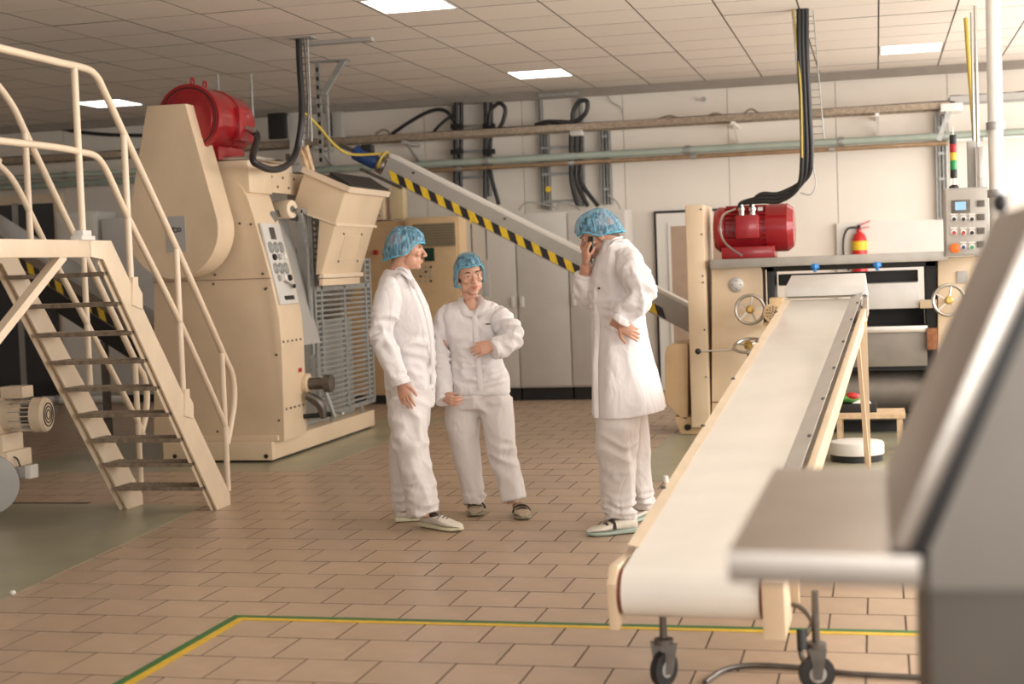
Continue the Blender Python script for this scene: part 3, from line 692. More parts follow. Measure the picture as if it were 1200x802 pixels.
MB().lathe([(0, .022), (.05, .022), (.055, .028), (.085, .028)], c0+Vector((rr+.02, .44, -.06)), (1, 0, -.4), 12).put('cable_gland', STEEL, rm)
for s in (-.14, .10): MB().box(c0+Vector((s-.05, .2, -rr-.06)), c0+Vector((s+.05, .7, -rr+.05)), .006).put('foot', RED, rm)
g0 = c0+Vector((rr+.10, .44, -.09))
top = at(350, 44, Z=HC-.0)
cable('thick black cable looping from the left red motor up to the ceiling', [g0-Vector((.03, 0, -.01)), g0+Vector((.02, 0, -.05)), at(296, 186, X=-4.66), at(306, 195, X=-4.64), at(320, 199, X=-4.64), at(336, 194, X=-4.66), at(347, 178, Y=11.75), at(353, 145, Y=11.8), at(353.5, 115, Y=11.85), at(351, 75, Y=11.88), top], .028)
a = top; t = thing('cable_drop', 'wire basket cable drop from the ceiling above the left mixer', 'cable tray', tuple(a))
for dx in (-.03, .06):
    MB().tube([(a.x+dx, a.y+.05, HC), (a.x+dx, a.y+.05, 2.62)], .006, 6).put('side_wire', GALV, t)
f = MB().tube([(a.x-.03, a.y+.05, 2.64), (a.x+.06, a.y+.05, 2.64)], .004, 5).put('cross_wire', GALV, t)
for k in range(1, 15):
    c_ = f.copy(); COL.objects.link(c_); c_.location = (0, 0, k*.058)
MB().box((a.x-.06, a.y-.04, HC-.012), (a.x+.13, a.y+.1, HC-.0)).put('ceiling_plate', GALV, t)
cable('thin dark cable beside the black one in the ceiling drop', [(a.x+.035, a.y+.03, HC), (a.x+.05, a.y+.03, 3.0), (a.x+.03, a.y+.03, 2.66)], .009, DSTEEL)
# hanging strut with Y bracket
p = at(372, 72, Z=HC); t = thing('hanging_strut', 'galvanised strut with a slanting brace hanging from the ceiling', 'support rail', tuple(p))
q = at(376, 190, Y=p.y)
MB().box((p.x-.02, p.y-.02, q.z), (p.x+.02, p.y+.02, HC)).put('channel', GALV, t)
MB().box((p.x+.07, p.y-.02, q.z), (p.x+.09, p.y+.02, HC-.32)).put('channel', GALV, t)
MB().bar((p.x+.04, p.y, HC-.32), (p.x+.27, p.y, HC), .05, .05).put('brace', GALV, t)
MB().box((p.x-.06, p.y-.05, HC-.012), (p.x+.32, p.y+.05, HC)).put('ceiling_plate', GALV, t)
f = MB().box((p.x-.012, p.y-.024, HC-.1), (p.x+.012, p.y-.02, HC-.06)).put('slot', BLACKP, t)
for k in range(1, 11):
    c_ = f.copy(); COL.objects.link(c_); c_.location = (0, 0, -k*.085)
for k, (px, y0) in enumerate(((255, 87), (294, 87))):
    p = at(px, y0, Z=HC); q = at(px, 126, Y=p.y)
    tag(MB().tube([(p.x, p.y, HC), (p.x, p.y, q.z-.1)], .012, 8).put('hanging_rod', GALV), 'thin steel rod hanging from the ceiling %s the red motor' % ('over' if k == 0 else 'just behind'), 'rod', 'thin hanging rods')
p = at(392, 50, Z=HC-.02); tag(MB().box((p.x-.3, p.y-.05, HC-.03), (p.x+.35, p.y+.04, HC-.002)).put('ceiling_strip', GREYP), 'flat grey strip on the ceiling beside the hanging strut', 'strip')
# dark machinery silhouettes behind the red motor
for k, (pa, pb, m) in enumerate([((313, 133), (334, 162), BLACKP), ((384, 130), (397, 160), GREYP), ((328, 130), (347, 200), LGREY), ((320, 178), (352, 240), mat('dull_brown_grey', (.25, .2, .16), .6))]):
    a = at(*pa, Y=16.0); b = at(*pb, Y=16.0)
    tag(MB().box((a.x, 16.0+.12*k, b.z), (b.x, 16.1+.12*k, a.z), .01).put('wall_box', m), ['black box on the wall right of the red motor', 'small grey box on the wall beside the hanging strut', 'pale box on the wall behind the black cable', 'brown grey box low behind the mixer top'][k], 'box')
cab('black cable sagging left of the mixer under the ceiling', [(68, 150), (95, 155), (130, 158), (176, 159)], 16.87, .022)
# fan shape in the dark behind the mixer
# ================================================================ STAIRS AND PLATFORM
XS, XLs = -4.17, -4.79
st = thing('stair_unit', 'ivory steel stairs with grating treads and tubular handrails up to a platform', 'stairs', (-4.5, 8.0, 0))
def sp(px, py, X): p = at(px, py, X=X); return (X, p.y, p.z)
def stringer(X, th):
    pts = [(X, 8.72, 0), (X, 8.93, 0), (X, 8.93, .07), (X, 7.535, 1.723), (X, 7.30, 1.723), (X, 7.30, 1.63), (X, 7.44, 1.62)]
    MB().prism(pts, (th, 0, 0), .003).put('stringer', RAIL, st)
stringer(XS, .012); stringer(XLs-.012, .012)
for X in (XS+.012, XLs-.012):   # flange edge of each channel
    MB().bar((X-.03, 8.725, .01), (X-.03, 7.445, 1.62), .06, .008, up=(1, 0, 0)).put('stringer_flange', RAIL, st)
    MB().box((X-.05, 4.9, 1.63), (X, 7.31, 1.723), .003).put('platform_beam', RAIL, st)
NT = 9; f = None
def tread_mesh():
    m = MB(); w = .20
    for y in (-w/2, w/2): m.box((XLs, y-.003, -.024), (XS, y+.003, 0))
    for k in range(3): m.box((XLs, -w/2+w*(k+1)/4-.002, -.018), (XS, -w/2+w*(k+1)/4+.002, -.004))
    n = 22
    for k in range(n): x = XLs+.01+(XS-XLs-.02)*k/(n-1); m.box((x-.002, -w/2, -.018), (x+.002, w/2, .001))
    return m
tm = mat('worn_grating', (.33, .26, .19), .45, .6, var=.3, vscale=25)
f = tread_mesh().put('tread', tm, None); f.parent = st
for k in range(1, NT+1):
    o = f if k == 1 else f.copy()
    if k > 1: COL.objects.link(o)
    z = .172*k; y = 8.80-(z/1.723)*1.38
    if k == 1: f.data.transform(Matrix.Translation((4.5, 0, 0)))
    o.location = (0, y-8.0, z)
MB().box((XLs, 4.95, 1.69), (XS, 7.34, 1.712)).put('platform_deck', tm, st)
MB().bar(sp(72, 300, XS-.02), sp(-60, 466, XS-.02), .045, .05, up=(1, 0, 0)).put('diagonal_brace', RAIL, st)
MB().box((XS-.07, 5.55, 0), (XS, 5.62, 1.63)).put('platform_leg', RAIL, st)
MB().box((XLs, 5.55, 0), (XLs+.07, 5.62, 1.63)).put('platform_leg', RAIL, st)
XR1 = XS+.03
def srail(pix_pts, X, r, name, pre=None, sm=5, lead=()):
    P = [sp(a, b, X) for a, b in pix_pts]
    if pre: P = [(X, pre[0], pre[1]), (X, (pre[0]+P[0][1])/2, pre[1])] + [(X, y, pre[1]+dz) for y, dz in lead] + P
    MB().tube(P, r, 12, sm).put(name, RAIL, st, angle=60)
srail([(60, 71), (87, 77), (104, 82), (114, 91), (122, 107), (148, 163), (211, 300), (262, 416), (272, 440), (274.5, 468), (270, 500), (266, 521)], XS, .021, 'handrail', pre=(4.95, 2.665))
srail([(60, 172), (93, 178), (110, 182), (120, 192), (130, 211), (150, 255), (209.5, 375), (262, 494.5), (266, 516)], XS, .019, 'mid_rail', pre=(4.95, 2.2))
srail([(15, 125), (33.7, 164), (88, 278), (101, 302), (157, 420), (168, 440), (172, 460), (171, 484), (166, 507)], XLs, .021, 'handrail', pre=(4.95, 2.665), lead=((7.38, 0), (7.46, -.025)))
srail([(18, 216), (49, 278), (71, 320), (161, 494), (164, 508)], XLs, .019, 'mid_rail', pre=(4.95, 2.2), lead=((7.36, 0), (7.45, -.025)))
for (a, b, X) in (((88, 79), (96, 277), XS), ((144, 155), (154, 326), XS), ((207, 292), (214, 456), XS), ((260, 414), (267, 572), XS),
                  ((28, 155), (37.5, 293), XLs), ((97, 296), (106.5, 455), XLs), ((158, 421), (165, 564), XLs)):
    p = sp(*a, X); q = sp(*b, X); MB().tube([(X, (p[1]+q[1])/2, p[2]), (X, (p[1]+q[1])/2, q[2]-(.10 if b[1] in (326, 456) else .02))], .019, 12).put('baluster', RAIL, st)
MB().tube([(XS, 5.8, 1.7), (XS, 5.8, 2.66)], .019, 12).put('baluster', RAIL, st)
MB().tube([(XLs, 5.8, 1.7), (XLs, 5.8, 2.66)], .019, 12).put('baluster', RAIL, st)
p = sp(97, 275, XS); MB().box((XS-.035, p[1]-.07, 1.722), (XS+.035, p[1]+.07, 1.745), .003).box((XS-.028, p[1]-.045, 1.745), (XS+.028, p[1]+.045, 1.775), .003).put('post_foot', WHITE, st)
for px, py in ((155, 331), (216, 462)):
    p = sp(px, py, XS); MB().prism([(XS+.012, p[1]-.05, p[2]-.13), (XS+.012, p[1]+.07, p[2]-.16), (XS+.012, p[1]+.075, p[2]-.07), (XS+.012, p[1]+.03, p[2]-.02), (XS+.012, p[1]+.03, p[2]+.03), (XS+.012, p[1]-.03, p[2]+.03)], (.01, 0, 0)).put('gusset_plate', RAIL, st)

# ================================================================ SMALL GEAR MOTOR UNIT AT THE LEFT EDGE
c = at(20, 487, Y=8.4); c2 = at(35, 489, Y=8.35); ax = Vector((1, .15, 0)).normalized()
gm = thing('gear_motor_unit', 'cream finned gear motor on a pump body cut by the left edge of the photo', 'motor', (c.x-.1, 8.4, 0))
MB().lathe([(-.20, .06), (-.17, .095), (.0, .1), (.01, .105), (.05, .105), (.055, .095)], c, ax, 28).put('casing', RAIL, gm)
a_, b_ = frame_of(ax)
f = None
for k in range(22):
    d = a_*math.cos(2*PI*k/22)+b_*math.sin(2*PI*k/22); m = MB().bar(c+ax*-.02+d*.098, c+ax*.13+d*.098, .006, .016, up=tuple(d)); m.put('cooling_fin', GREYP if k % 2 else RAIL, gm)
MB().lathe([(.05, .085), (.13, .085)], c, ax, 24).put('core', DSTEEL, gm)
MB().lathe([(.12, .112), (.19, .112), (.205, .10), (.207, .05)], c, ax, 28).put('fan_cowl', RAIL, gm)
for k in range(3): MB().torus(c+ax*.208, ax, .03+.022*k, .004, 24, 5).put('cowl_slot', BLACKP, gm)
q = at(20, 459, Y=8.36); MB().box(q+Vector((-.085, -.06, -.04)), q+Vector((.075, .07, .035)), .008).put('terminal_box', RAIL, gm)
q = at(-5, 520, Y=8.4)
MB().lathe([(-.10, .13), (.02, .14), (.06, .10)], at(-2, 492, Y=8.4), ax, 24).put('gear_housing', RAIL, gm)
MB().box(q+Vector((-.2, -.12, -.12)), q+Vector((.13, .12, .07)), .02).put('pump_body', RAIL, gm)
MB().box(q+Vector((-.2, -.14, -.15)), q+Vector((.17, .14, -.04)), .01).put('flange', RAIL, gm)
for s in (-.1, .1): MB().box(q+Vector((-.2, s-.03, -q.z)), q+Vector((-.14, s+.03, -.1))).put('stand_leg', DSTEEL, gm)
MB().bar(q+Vector((-.17, 0, -.2)), q+Vector((.05, 0, -.2)), .03, .03).put('bracket', DSTEEL, gm)
q2 = at(30, 553, Y=8.35); cb = MB().box(q2+Vector((-.07, -.04, -.035)), q2+Vector((.02, .04, .035)), .006).put('connector', GREYP, gm)
MB().box(q2+Vector((.02, -.045, -.04)), q2+Vector((.065, .045, .045)), .006).put('connector_cap', WHITE, cb)
MB().tube([q2+Vector((-.07, 0, 0)), q2+Vector((-.2, 0, -.02))], .03, 10).put('connector_stem', DSTEEL, cb)
MB().tube([q2+Vector((-.02, -.02, .03)), q2+Vector((-.05, -.02, .09)), q2+Vector((-.12, -.02, .09)), q2+Vector((-.17, -.02, .03))], .007, 6, 5).put('lead', DSTEEL, gm)
q3 = at(-14, 568, Y=8.2); MB().lathe([(-.02, .19), (.02, .19), (.025, .16)], q3, (.5, -1, 0), 32).put('disc_guard', GREYP, gm)

# ================================================================ FLOOR MARKING
def strip(m, pts): m.prism(pts, (0, 0, .0012)); return m
yl = at(660, 733, Z=0).y
xa = at(281, 724, Z=0).x
lm = thing('floor_marking', 'green and yellow floor tape forming a corner across the tiles', 'floor marking', (-2.7, 5.95, 0))
gA = at(280, 722, Z=0); gB = at(1300, 747, Z=0); cG = at(146, 802, Z=0)
w2 = .042
y0 = 5.985
strip(MB(), [(xa-.04, y0-w2, .001), (1.3, y0-w2, .001), (1.3, y0, .001), (xa-.04, y0, .001)]).put('green_tape', LINEG, lm)
strip(MB(), [(xa, y0-2*w2, .001), (1.3, y0-2*w2, .001), (1.3, y0-w2, .001), (xa, y0-w2, .001)]).put('yellow_tape', LINEY, lm)
for k, (nm, m_) in enumerate((('green_tape', LINEG), ('yellow_tape', LINEY))):
    x0 = xa-.04+k*.04
    strip(MB(), [(x0, 3.9, .0012), (x0+.04, 3.9, .0012), (x0+.04, y0-w2*k, .0012), (x0, y0-w2*k, .0012)]).put(nm, m_, lm)
tag(MB().ell(at(15, 695, Z=.012), (.016, .014, .012), 10, 6).put('litter', WHITE), 'tiny white scrap lying on the floor at the lower left', 'litter')

# ================================================================ BELT CONVEYOR (RIGHT)
Yn, Yfb = 5.02, 10.4
nl, nr = at(733, 693, Y=Yn), at(893, 697, Y=Yn); flp, frp = at(926, 352, Y=Yfb), at(1006, 350, Y=Yfb)
N = (nl+nr)/2; Fp = (flp+frp)/2; zc = (nl.z+nr.z)/2; N.z = zc
rb = .085
Fp.z = (flp.z+frp.z)/2 - rb
d = (Fp-N).normalized(); sd = Vector((d.y, -d.x, 0)).normalized(); up = sd.cross(d); L = (Fp-N).length; W2 = .235
bc = thing('belt_conveyor', 'inclined white belt conveyor with cream side frames on casters', 'conveyor', (N.x, N.y+.3, 0))
def bl(u, s, h): return N + d*u + sd*s + up*h
prof = []
for k in range(13):
    a = PI/2 + PI*k/12; prof.append((rb*math.cos(a), rb*math.sin(a)))
for k in range(13):
    a = -PI/2 + PI*k/12; prof.append((L+rb*math.cos(a), rb*math.sin(a)))
m = MB(); inner = [(u, h*.93) if 0 <= u <= L else ((u*.93 if u < 0 else L+(u-L)*.93), h*.93) for u, h in prof]
P0 = [m.bm.verts.new(bl(u, -W2, h)) for u, h in prof]; P1 = [m.bm.verts.new(bl(u, W2, h)) for u, h in prof]
I0 = [m.bm.verts.new(bl(u, -W2, h)) for u, h in inner]; I1 = [m.bm.verts.new(bl(u, W2, h)) for u, h in inner]
n = len(prof)
for k in range(n):
    j = (k+1) % n
    m.face([P0[k], P0[j], P1[j], P1[k]]); m.face([I0[k], I1[k], I1[j], I0[j]]); m.face([P0[k], I0[k], I0[j], P0[j]]); m.face([P1[k], P1[j], I1[j], I1[k]])
m.put('belt', BELT, bc, angle=50)
for u in (0, L): MB().tube([bl(u, -W2-.014, 0), bl(u, W2+.014, 0)], rb*.93, 24).put('roller', mat('red_brown_roller', (.20, .05, .03), .5) if u == 0 else STEEL, bc)
for s in (-1, 1):
    a = W2+.016; b = W2+.05; lo, hi = -.10, .035
    pf = [(-.07, -.118), (-.078, .05), (-.02, .098), (.25, .055), (.6, hi), (L+.02, hi), (L+.02, -.07), (.5, -.075), (.3, -.115)] if s < 0 else [(-.085, -.12), (-.09, .075), (.05, .085), (.25, .055), (.6, hi), (L+.02, hi), (L+.02, -.07), (.5, -.075), (.2, -.12)]
    MB().prism([bl(u, s*a, h) for u, h in pf], sd*(s*(b-a)), .004).put('side_frame', CREAM, bc)
# steel skirts along both sides of the belt, the right one wide
MB().prism([bl(.55, W2-.055, rb+.006), bl(L, W2-.055, rb+.006), bl(L, W2+.03, rb+.045), bl(.55, W2+.03, rb+.045)], up*.004).put('side_skirt', STEELM, bc)
MB().prism([bl(.2, -W2-.03, rb+.012), bl(L, -W2-.03, rb+.012), bl(L, -W2+.01, rb+.004), bl(.2, -W2+.01, rb+.004)], up*.003).put('side_skirt', mat('edge_strip_cream', (.62, .50, .36), .5), bc)
bolts(bc, [bl(u, W2+.02, rb+.045) for u in (.9, 1.6, 2.3, 3.0, 3.7, 4.4, 5.0)], up, .012, name='skirt_bolt')
bolts(bc, [bl(u, -W2-.03, rb+.015) for u in (.9, 1.9, 2.9, 3.9, 4.9)], up, .012, name='skirt_bolt')
tag(MB().lathe([(0, .010), (.015, .012), (.028, .009)], bl(.98, -W2-.035, rb+.015), up, 12).put('indexing_knob', WHITE), 'small pale knob on the left edge of the belt conveyor', 'knob')
# head cover of bent steel at the top end
hcv = MB().hull8([bl(L-.02, -W2-.03, rb+.03), bl(L-.02, W2+.05, rb+.03), bl(L+.25, W2+.05, rb-.03), bl(L+.25, -W2-.03, rb-.03),
                  bl(L+.0, -W2-.03, rb+.085), bl(L+.0, W2+.05, rb+.085), bl(L+.30, W2+.03, rb+.13), bl(L+.30, -W2-.01, rb+.13)], .004)
hcv.put('head_cover', STEELM, bc)
MB().prism([bl(L-.12, W2+.03, -.03), bl(L+.05, W2+.03, -.03), bl(L+.05, W2+.03, .10), bl(L-.12, W2+.03, .10)], sd*.03).put('bearing_plate', STEEL, bc)
# legs at the far end, thin and tapering
for s in (-1, 1):
    t0 = bl(L-.30, s*(W2+.03), -.02); fo = Vector((t0.x+.02, t0.y+.10, 0))
    MB().hull8([fo+Vector((-.02, -.02, 0)), fo+Vector((.02, -.02, 0)), fo+Vector((.02, .02, 0)), fo+Vector((-.02, .02, 0)),
                t0+Vector((-.035, -.04, 0)), t0+Vector((.035, -.04, 0)), t0+Vector((.035, .04, 0)), t0+Vector((-.035, .04, 0))]).put('leg', CREAM, bc)
    MB().bar(bl(L-.75, s*(W2+.03), -.05), fo+Vector((0, -.01, .06)), .025, .03).put('brace', CREAM, bc)
MB().bar(bl(L-.3, -W2, -.08), bl(L-.3, W2, -.08), .04, .04).put('cross_member', CREAM, bc)
# casters at the near end
for k, (cx, cy) in enumerate(((778, 776), (957, 784))):
    cp = at(cx, cy, Y=5.12); R = .062; cp.z = R
    tp = bl(.22, (-.08, .26)[k]+0, -.10)
    q = thing('swivel_caster', 'black swivel caster under the near end of the conveyor, %s' % ('left one' if k == 0 else 'right one beside the cable'), 'caster', (cp.x, cp.y, 0), 'conveyor casters')
    ax = Vector(((.85, -.5, 0), (.35, -1, 0))[k]).normalized()
    MB().lathe([(-.016, R*.8), (-.014, R), (.014, R), (.016, R*.8)], cp, ax, 24).put('wheel', BLACK, q)
    MB().lathe([(-.018, .03), (.018, .03)], cp, ax, 16).put('hub', GREYP, q)
    for s in (-1, 1): MB().hull8([cp+ax*s*.022+v for v in (Vector((-.012, -.012, -.015)), Vector((.012, -.012, -.015)), Vector((.012, .012, -.015)), Vector((-.012, .012, -.015)), Vector((-.03, -.0, .09)), Vector((.03, -.0, .09)), Vector((.03, .02, .09)), Vector((-.03, .02, .09)))]).put('fork', DSTEEL, q)
    MB().lathe([(0, .035), (.02, .035), (.025, .014), (.20, .012)], cp+Vector((0, .01, .085)), (0, 0, 1), 14).put('stem', DSTEEL, q)
MB().prism([bl(-.10, W2+.012, -.12), bl(-.10, W2+.012, .078), bl(.03, W2+.012, .085), bl(.10, W2+.012, -.12)], sd*.075, .006).put('end_block', CREAM, bc)
MB().bar(bl(.28, -W2, -.13), bl(.28, W2+.06, -.13), .04, .03).put('axle_beam', CREAM, bc)
MB().bar(bl(.35, W2+.055, -.02), bl(.35, W2+.055, -.16), .06, .05, up=(0, 1, 0)).put('caster_leg', CREAM, bc)
cable('black cable running on the floor beside the right caster', [at(826, 800, Z=.012), at(850, 785, Z=.012), at(885, 780, Z=.012), at(940, 783, Z=.012), at(1000, 790, Z=.012), at(1100, 795, Z=.012)], .010, DSTEEL)
cable('short dark cable hanging from the conveyor drive to the caster', [at(922, 708, Y=5.25), at(938, 712, Y=5.2), at(951, 728, Y=5.15), at(946, 742, Y=5.12), at(938, 752, Y=5.12), at(942, 775, Y=5.1), at(968, 790, Z=.02)], .009, DSTEEL)
tag(MB().tube([at(939, 738, Y=5.1), at(940, 762, Y=5.08)], .017, 10).put('plug', BLACK), 'black plug on the cable above the right caster', 'plug')

# ================================================================ RIGHT MACHINE
ym = 12.6
rmx = thing('roller_machine', 'cream roller machine with handwheels behind the top of the belt conveyor', 'machine', (-.5, 13.0, 0))
def G(px, py, Y=ym): q = at(px, py, Y=Y); return Vector((q.x, Y, q.z))
# tall narrow cover at the left with its rounded lower box
a, b = G(804, 241), G(833, 500)
MB().box((a.x, ym-.08, b.z), (b.x, ym+.62, a.z), .012).put('drive_cover', CREAM, rmx)
bolts(rmx, [Vector((b.x-.02, ym-.08, z)) for z in (a.z-.04, a.z-.25, a.z-.6, 1.3, .9, .5)], (0, -1, 0), .008, name='cover_bolt')
p = [G(806, 403), G(788, 403), G(781, 407), G(779, 416), G(779, 465), G(783, 475), G(800, 492), G(806, 493)]
MB().prism(p, (0, .6, 0), .01).put('guard_box', BEIGE, rmx)
p = G(790, 491); q = G(834, 509); MB().prism([G(790, 489), G(834, 489), G(834, 509), G(798, 509)], (0, .6, 0), .004).put('foot_plate', BEIGE, rmx)
MB().lathe([(0, .028), (.01, .028), (.012, .015)], G(806, 501, ym-.005), (0, -1, 0), 14).put('foot_bolt', BLACKP, rmx)
MB().box((a.x+.1, ym+.2, 0), (b.x+.1, ym+.7, .3)).put('foot_block', DSTEEL, rmx)
# main cheek
a, b = G(834, 312), G(892, 510)
pts = [G(834, 312), G(886, 311), G(891, 313), G(893, 318), G(897, 510), G(834, 511)]
MB().prism(pts, (0, .55, 0), .012).put('cheek_housing', CREAM, rmx)
MB().box((a.x, ym+.1, 0), (G(895, 500).x, ym+.5, b.z+.02), .01).put('cheek_foot', CREAM, rmx)
MB().lathe([(0, .062), (.012, .062), (.014, .05)], G(863, 334), (0, -1, 0), 24).put('round_plate', STEEL, rmx)
bolts(rmx, [G(863+dx, 334+dy, ym-.013) for dx, dy in ((-5, 0), (5, 0), (0, 5), (0, -5))], (0, -1, 0), .006, name='plate_bolt')
MB().box(G(834, 471)+Vector((0, -.003, 0)), G(870, 472)+Vector((0, .003, 0))).put('panel_seam', BROWN, rmx)
# top beam
a, b = G(834, 300), G(1112, 305)
zt2 = (a.z+b.z)/2+.02
bm_ = MB().box((a.x, ym-.12, zt2-.075), (G(1110, 300).x, ym+.75, zt2), .004).put('top_beam', mat('aged_steel_beam', (.40, .375, .34), .45, .5, var=.15), rmx)
# black frame of the roller opening
def rbox(name, pa, pb, d0, d1, m, bev=.003):
    A = at(*pa, Y=ym+d0); B = at(*pb, Y=ym+d0); return MB().box((A.x, ym+d0, B.z), (B.x, ym+d1, A.z), bev).put(name, m, rmx)
rbox('black_frame', (894, 309), (909, 395), .05, .45, BLACKP)
rbox('black_frame', (895, 304), (1103, 312), .05, .35, BLACKP)
rbox('black_frame', (1084, 304), (1101, 505), .05, .45, BLACKP)
rbox('black_slat', (912, 322), (1076, 330), .2, .5, BLACKP)
rbox('frame_upright', (897, 316), (899, 360), -.1, -.04, RAIL)
rbox('roller_cover', (1012, 333), (1077, 361), .0, .3, STEELM)
rbox('black_gap', (905, 361), (1084, 387), .35, .6, BLACKP)
rbox('steel_tank', (905, 387), (1087, 429), .0, .55, TANK, .006)
rbox('back_sheet', (900, 387), (1103, 505), .56, .6, BLACKP)
rbox('tank_edge', (905, 386), (1087, 389), -.02, .02, STEEL)
rbox('dark_channel', (905, 429), (1087, 434), .05, .5, BLACKP)
A_ = at(905, 459, Y=ym+.3); B_ = at(1090, 456, Y=ym+.3)
MB().tube([(A_.x, ym+.3, A_.z), (B_.x, ym+.3, A_.z)], .185, 32).put('lower_drum', TANK, rmx)
MB().tube([(A_.x, ym+.3, A_.z), (B_.x+.03, ym+.3, A_.z)], .05, 16).put('drum_shaft', DSTEEL, rmx)
rbox('end_bearing', (1078, 352), (1098, 361), -.05, .1, CREAM)
rbox('rust_link', (1086, 385), (1099, 410), -.06, 0, mat('rusty_brown', (.30, .12, .05), .7, var=.4, vscale=20))
rbox('lower_shelf', (960, 487), (1062, 492), -.1, .5, DSTEEL)
rbox('lower_frame', (930, 492), (1090, 530), .1, .5, BLACKP)
# right column
pts = [G(1099, 302), G(1150, 300), G(1150, 460), G(1099, 520)]
MB().prism(pts, (0, .55, 0), .012).put('cheek_housing', CREAM, rmx)
MB().box((G(1102, 500).x, ym+.05, 0), (G(1150, 500).x, ym+.5, .5)).put('cheek_foot', CREAM, rmx)
MB().box(G(1121, 318)+Vector((0, -.012, 0)), G(1134, 332), .002).put('name_plate', GREYP, rmx)
# handwheels
def wheel(px, py, Y, R, axis, label):
    c = at(px, py, Y=Y); t = MB().torus(c, axis, R, .014, 32, 8).put('handwheel', STEEL, rmx)
    ax = Vector(axis).normalized(); a, b = frame_of(ax)
    for k in range(3 if 'flat' in label else 5):
        w_ = a*math.cos(2*PI*k/(3 if 'flat' in label else 5)+.5)+b*math.sin(2*PI*k/(3 if 'flat' in label else 5)+.5); MB().bar(c-ax*.0+w_*.02, c+w_*R, .018, .012).put('spoke', STEEL, t)
    MB().lathe([(-.02, .035), (.02, .035), (.025, .02), (.035, .02)], c, ax, 16).put('hub', BRASS, t)
    MB().tube([c-ax*.02, c-ax*.2], .014, 10).put('shaft', DSTEEL, t)
wheel(879, 363, 12.35, .118, (0, -1, .05), 'upright')
wheel(877, 405, 12.35, .118, (-.1, -.45, 1), 'flat')
wheel(1112, 352, 12.4, .122, (0, -1, .05), 'upright')
p = at(877, 405, Y=12.35); MB().tube([p, Vector((p.x, p.y, p.z-.25))], .013, 8).put('spindle', DSTEEL, rmx)
p0 = at(818, 412, Y=12.3); p1 = at(860, 410, Y=12.38)
lv = MB().tube([p0, p1], .008, 8).put('lever', STEEL, rmx); MB().ell(p0, .026, 14, 10).put('lever_ball', BLACK, lv)
# beige vented gear motor beside the wheel
c = at(906, 367, Y=12.0)
gmm = thing('vented_motor', 'small beige motor with a dotted vent disc beside the upper handwheel', 'motor', tuple(c))
axv = Vector((-.1, -1, .05)).normalized()
MB().lathe([(-.28, .08), (-.05, .085), (0, .08), (.004, .07)], c, axv, 24).put('casing', BEIGE, gmm)
aa, bb = frame_of(axv)
for r_, nn in ((.05, 12), (.032, 8), (.014, 4)):
    for k in range(nn):
        MB().lathe([(0, .0065), (.002, .0065)], c+axv*.0045+(aa*math.cos(2*PI*k/nn)+bb*math.sin(2*PI*k/nn))*r_, axv, 6).put('vent_hole', BLACKP, gmm)
MB().box(c+Vector((-.03, .02, .06)), c+Vector((.08, .2, .12)), .01).put('terminal_box', BEIGE, gmm)
MB().bar(c+Vector((-.06, .1, -.08)), c+Vector((-.06, .1, -.35)), .06, .05, up=(0, 1, 0)).put('mount', BEIGE, gmm)
MB().bar(c+Vector((-.06, .1, -.1)), c+Vector((-.08, .55, -.12)), .05, .05).put('mount', BEIGE, gmm)
# blue knobs on the opening
for k, px in enumerate((955, 1028)):
    p = at(px, 312 if k == 0 else 310, Y=ym-.1); q = thing('star_knob', 'blue knob on the bar over the roller opening, %s one' % ('left' if k == 0 else 'right'), 'knob', tuple(p), 'blue knobs')
    MB().lathe([(-.02, .035), (0, .038), (.02, .03)], p, (0, 0, 1), 8).lathe([(-.05, .012), (-.02, .016)], p, (0, 0, 1), 8).put('knob_body', BLUEK, q)
    MB().bar(p+Vector((-.12, .02, .035)), p+Vector((.12, .02, .035)), .012, .012).put('knob_rail', STEEL, q)
# red motor with fins
c = at(884, 268, Y=12.9); R = .205; ax = Vector((1, 0, 0)); l0 = at(837, 268, Y=12.9).x-c.x; l1 = at(932, 268, Y=12.9).x-c.x
rm2 = thing('electric_motor', 'red finned motor on the right machine with two cable glands', 'motor', (c.x, 12.9, zt2), 'red electric motors')
MB().lathe([(l0+.0, R*.5), (l0+.01, R*.8), (l0+.05, R*.95), (l0+.10, R*.93), (l0+.11, R*.86), (l1-.22, R*.86)], c, ax, 40).put('casing', RED, rm2)
MB().lathe([(l1-.24, R*.97), (l1-.20, R), (l1-.06, R), (l1-.01, R*.8), (l1, R*.55)], c, ax, 40).put('fan_cowl', RED, rm2)
for k in range(28):
    a = 2*PI*k/28; dd = Vector((0, math.cos(a), math.sin(a))); MB().bar(c+ax*(l0+.11)+dd*R*.9, c+ax*(l1-.23)+dd*R*.9, .007, .035, up=tuple(dd)).put('cooling_fin', RED, rm2)
q = at(876, 266, Y=12.66); MB().box(q+Vector((-.10, -.06, -.10)), q+Vector((.10, .08, .10)), .02).put('terminal_box', RED, rm2)
MB().box((c.x-.27, 12.72, zt2), (c.x+.18, 13.08, zt2+.10), .01).put('foot', RED, rm2)
for dx in (-.045, .045): MB().lathe([(0, .024), (.03, .024), (.035, .03), (.06, .03), (.065, .018), (.09, .018)], q+Vector((dx, -.0, .10)), (0, 0, 1), 12).put('cable_gland', STEEL, rm2)
MB().box(at(888, 243, Y=12.7)+Vector((0, -.0, 0)), at(894, 247, Y=12.72)).put('rating_plate', STEEL, rm2)
MB().tube([at(862, 245, Y=12.65), at(848, 252, Y=12.6), at(844, 268, Y=12.6), at(850, 285, Y=12.6), at(870, 300, Y=12.6)], .010, 6, 6).put('conduit', STEEL, rm2)
cgx = 'black cables hanging from the ceiling to the right motor'
tops = at(940, 0, Y=12.35); tz = HC
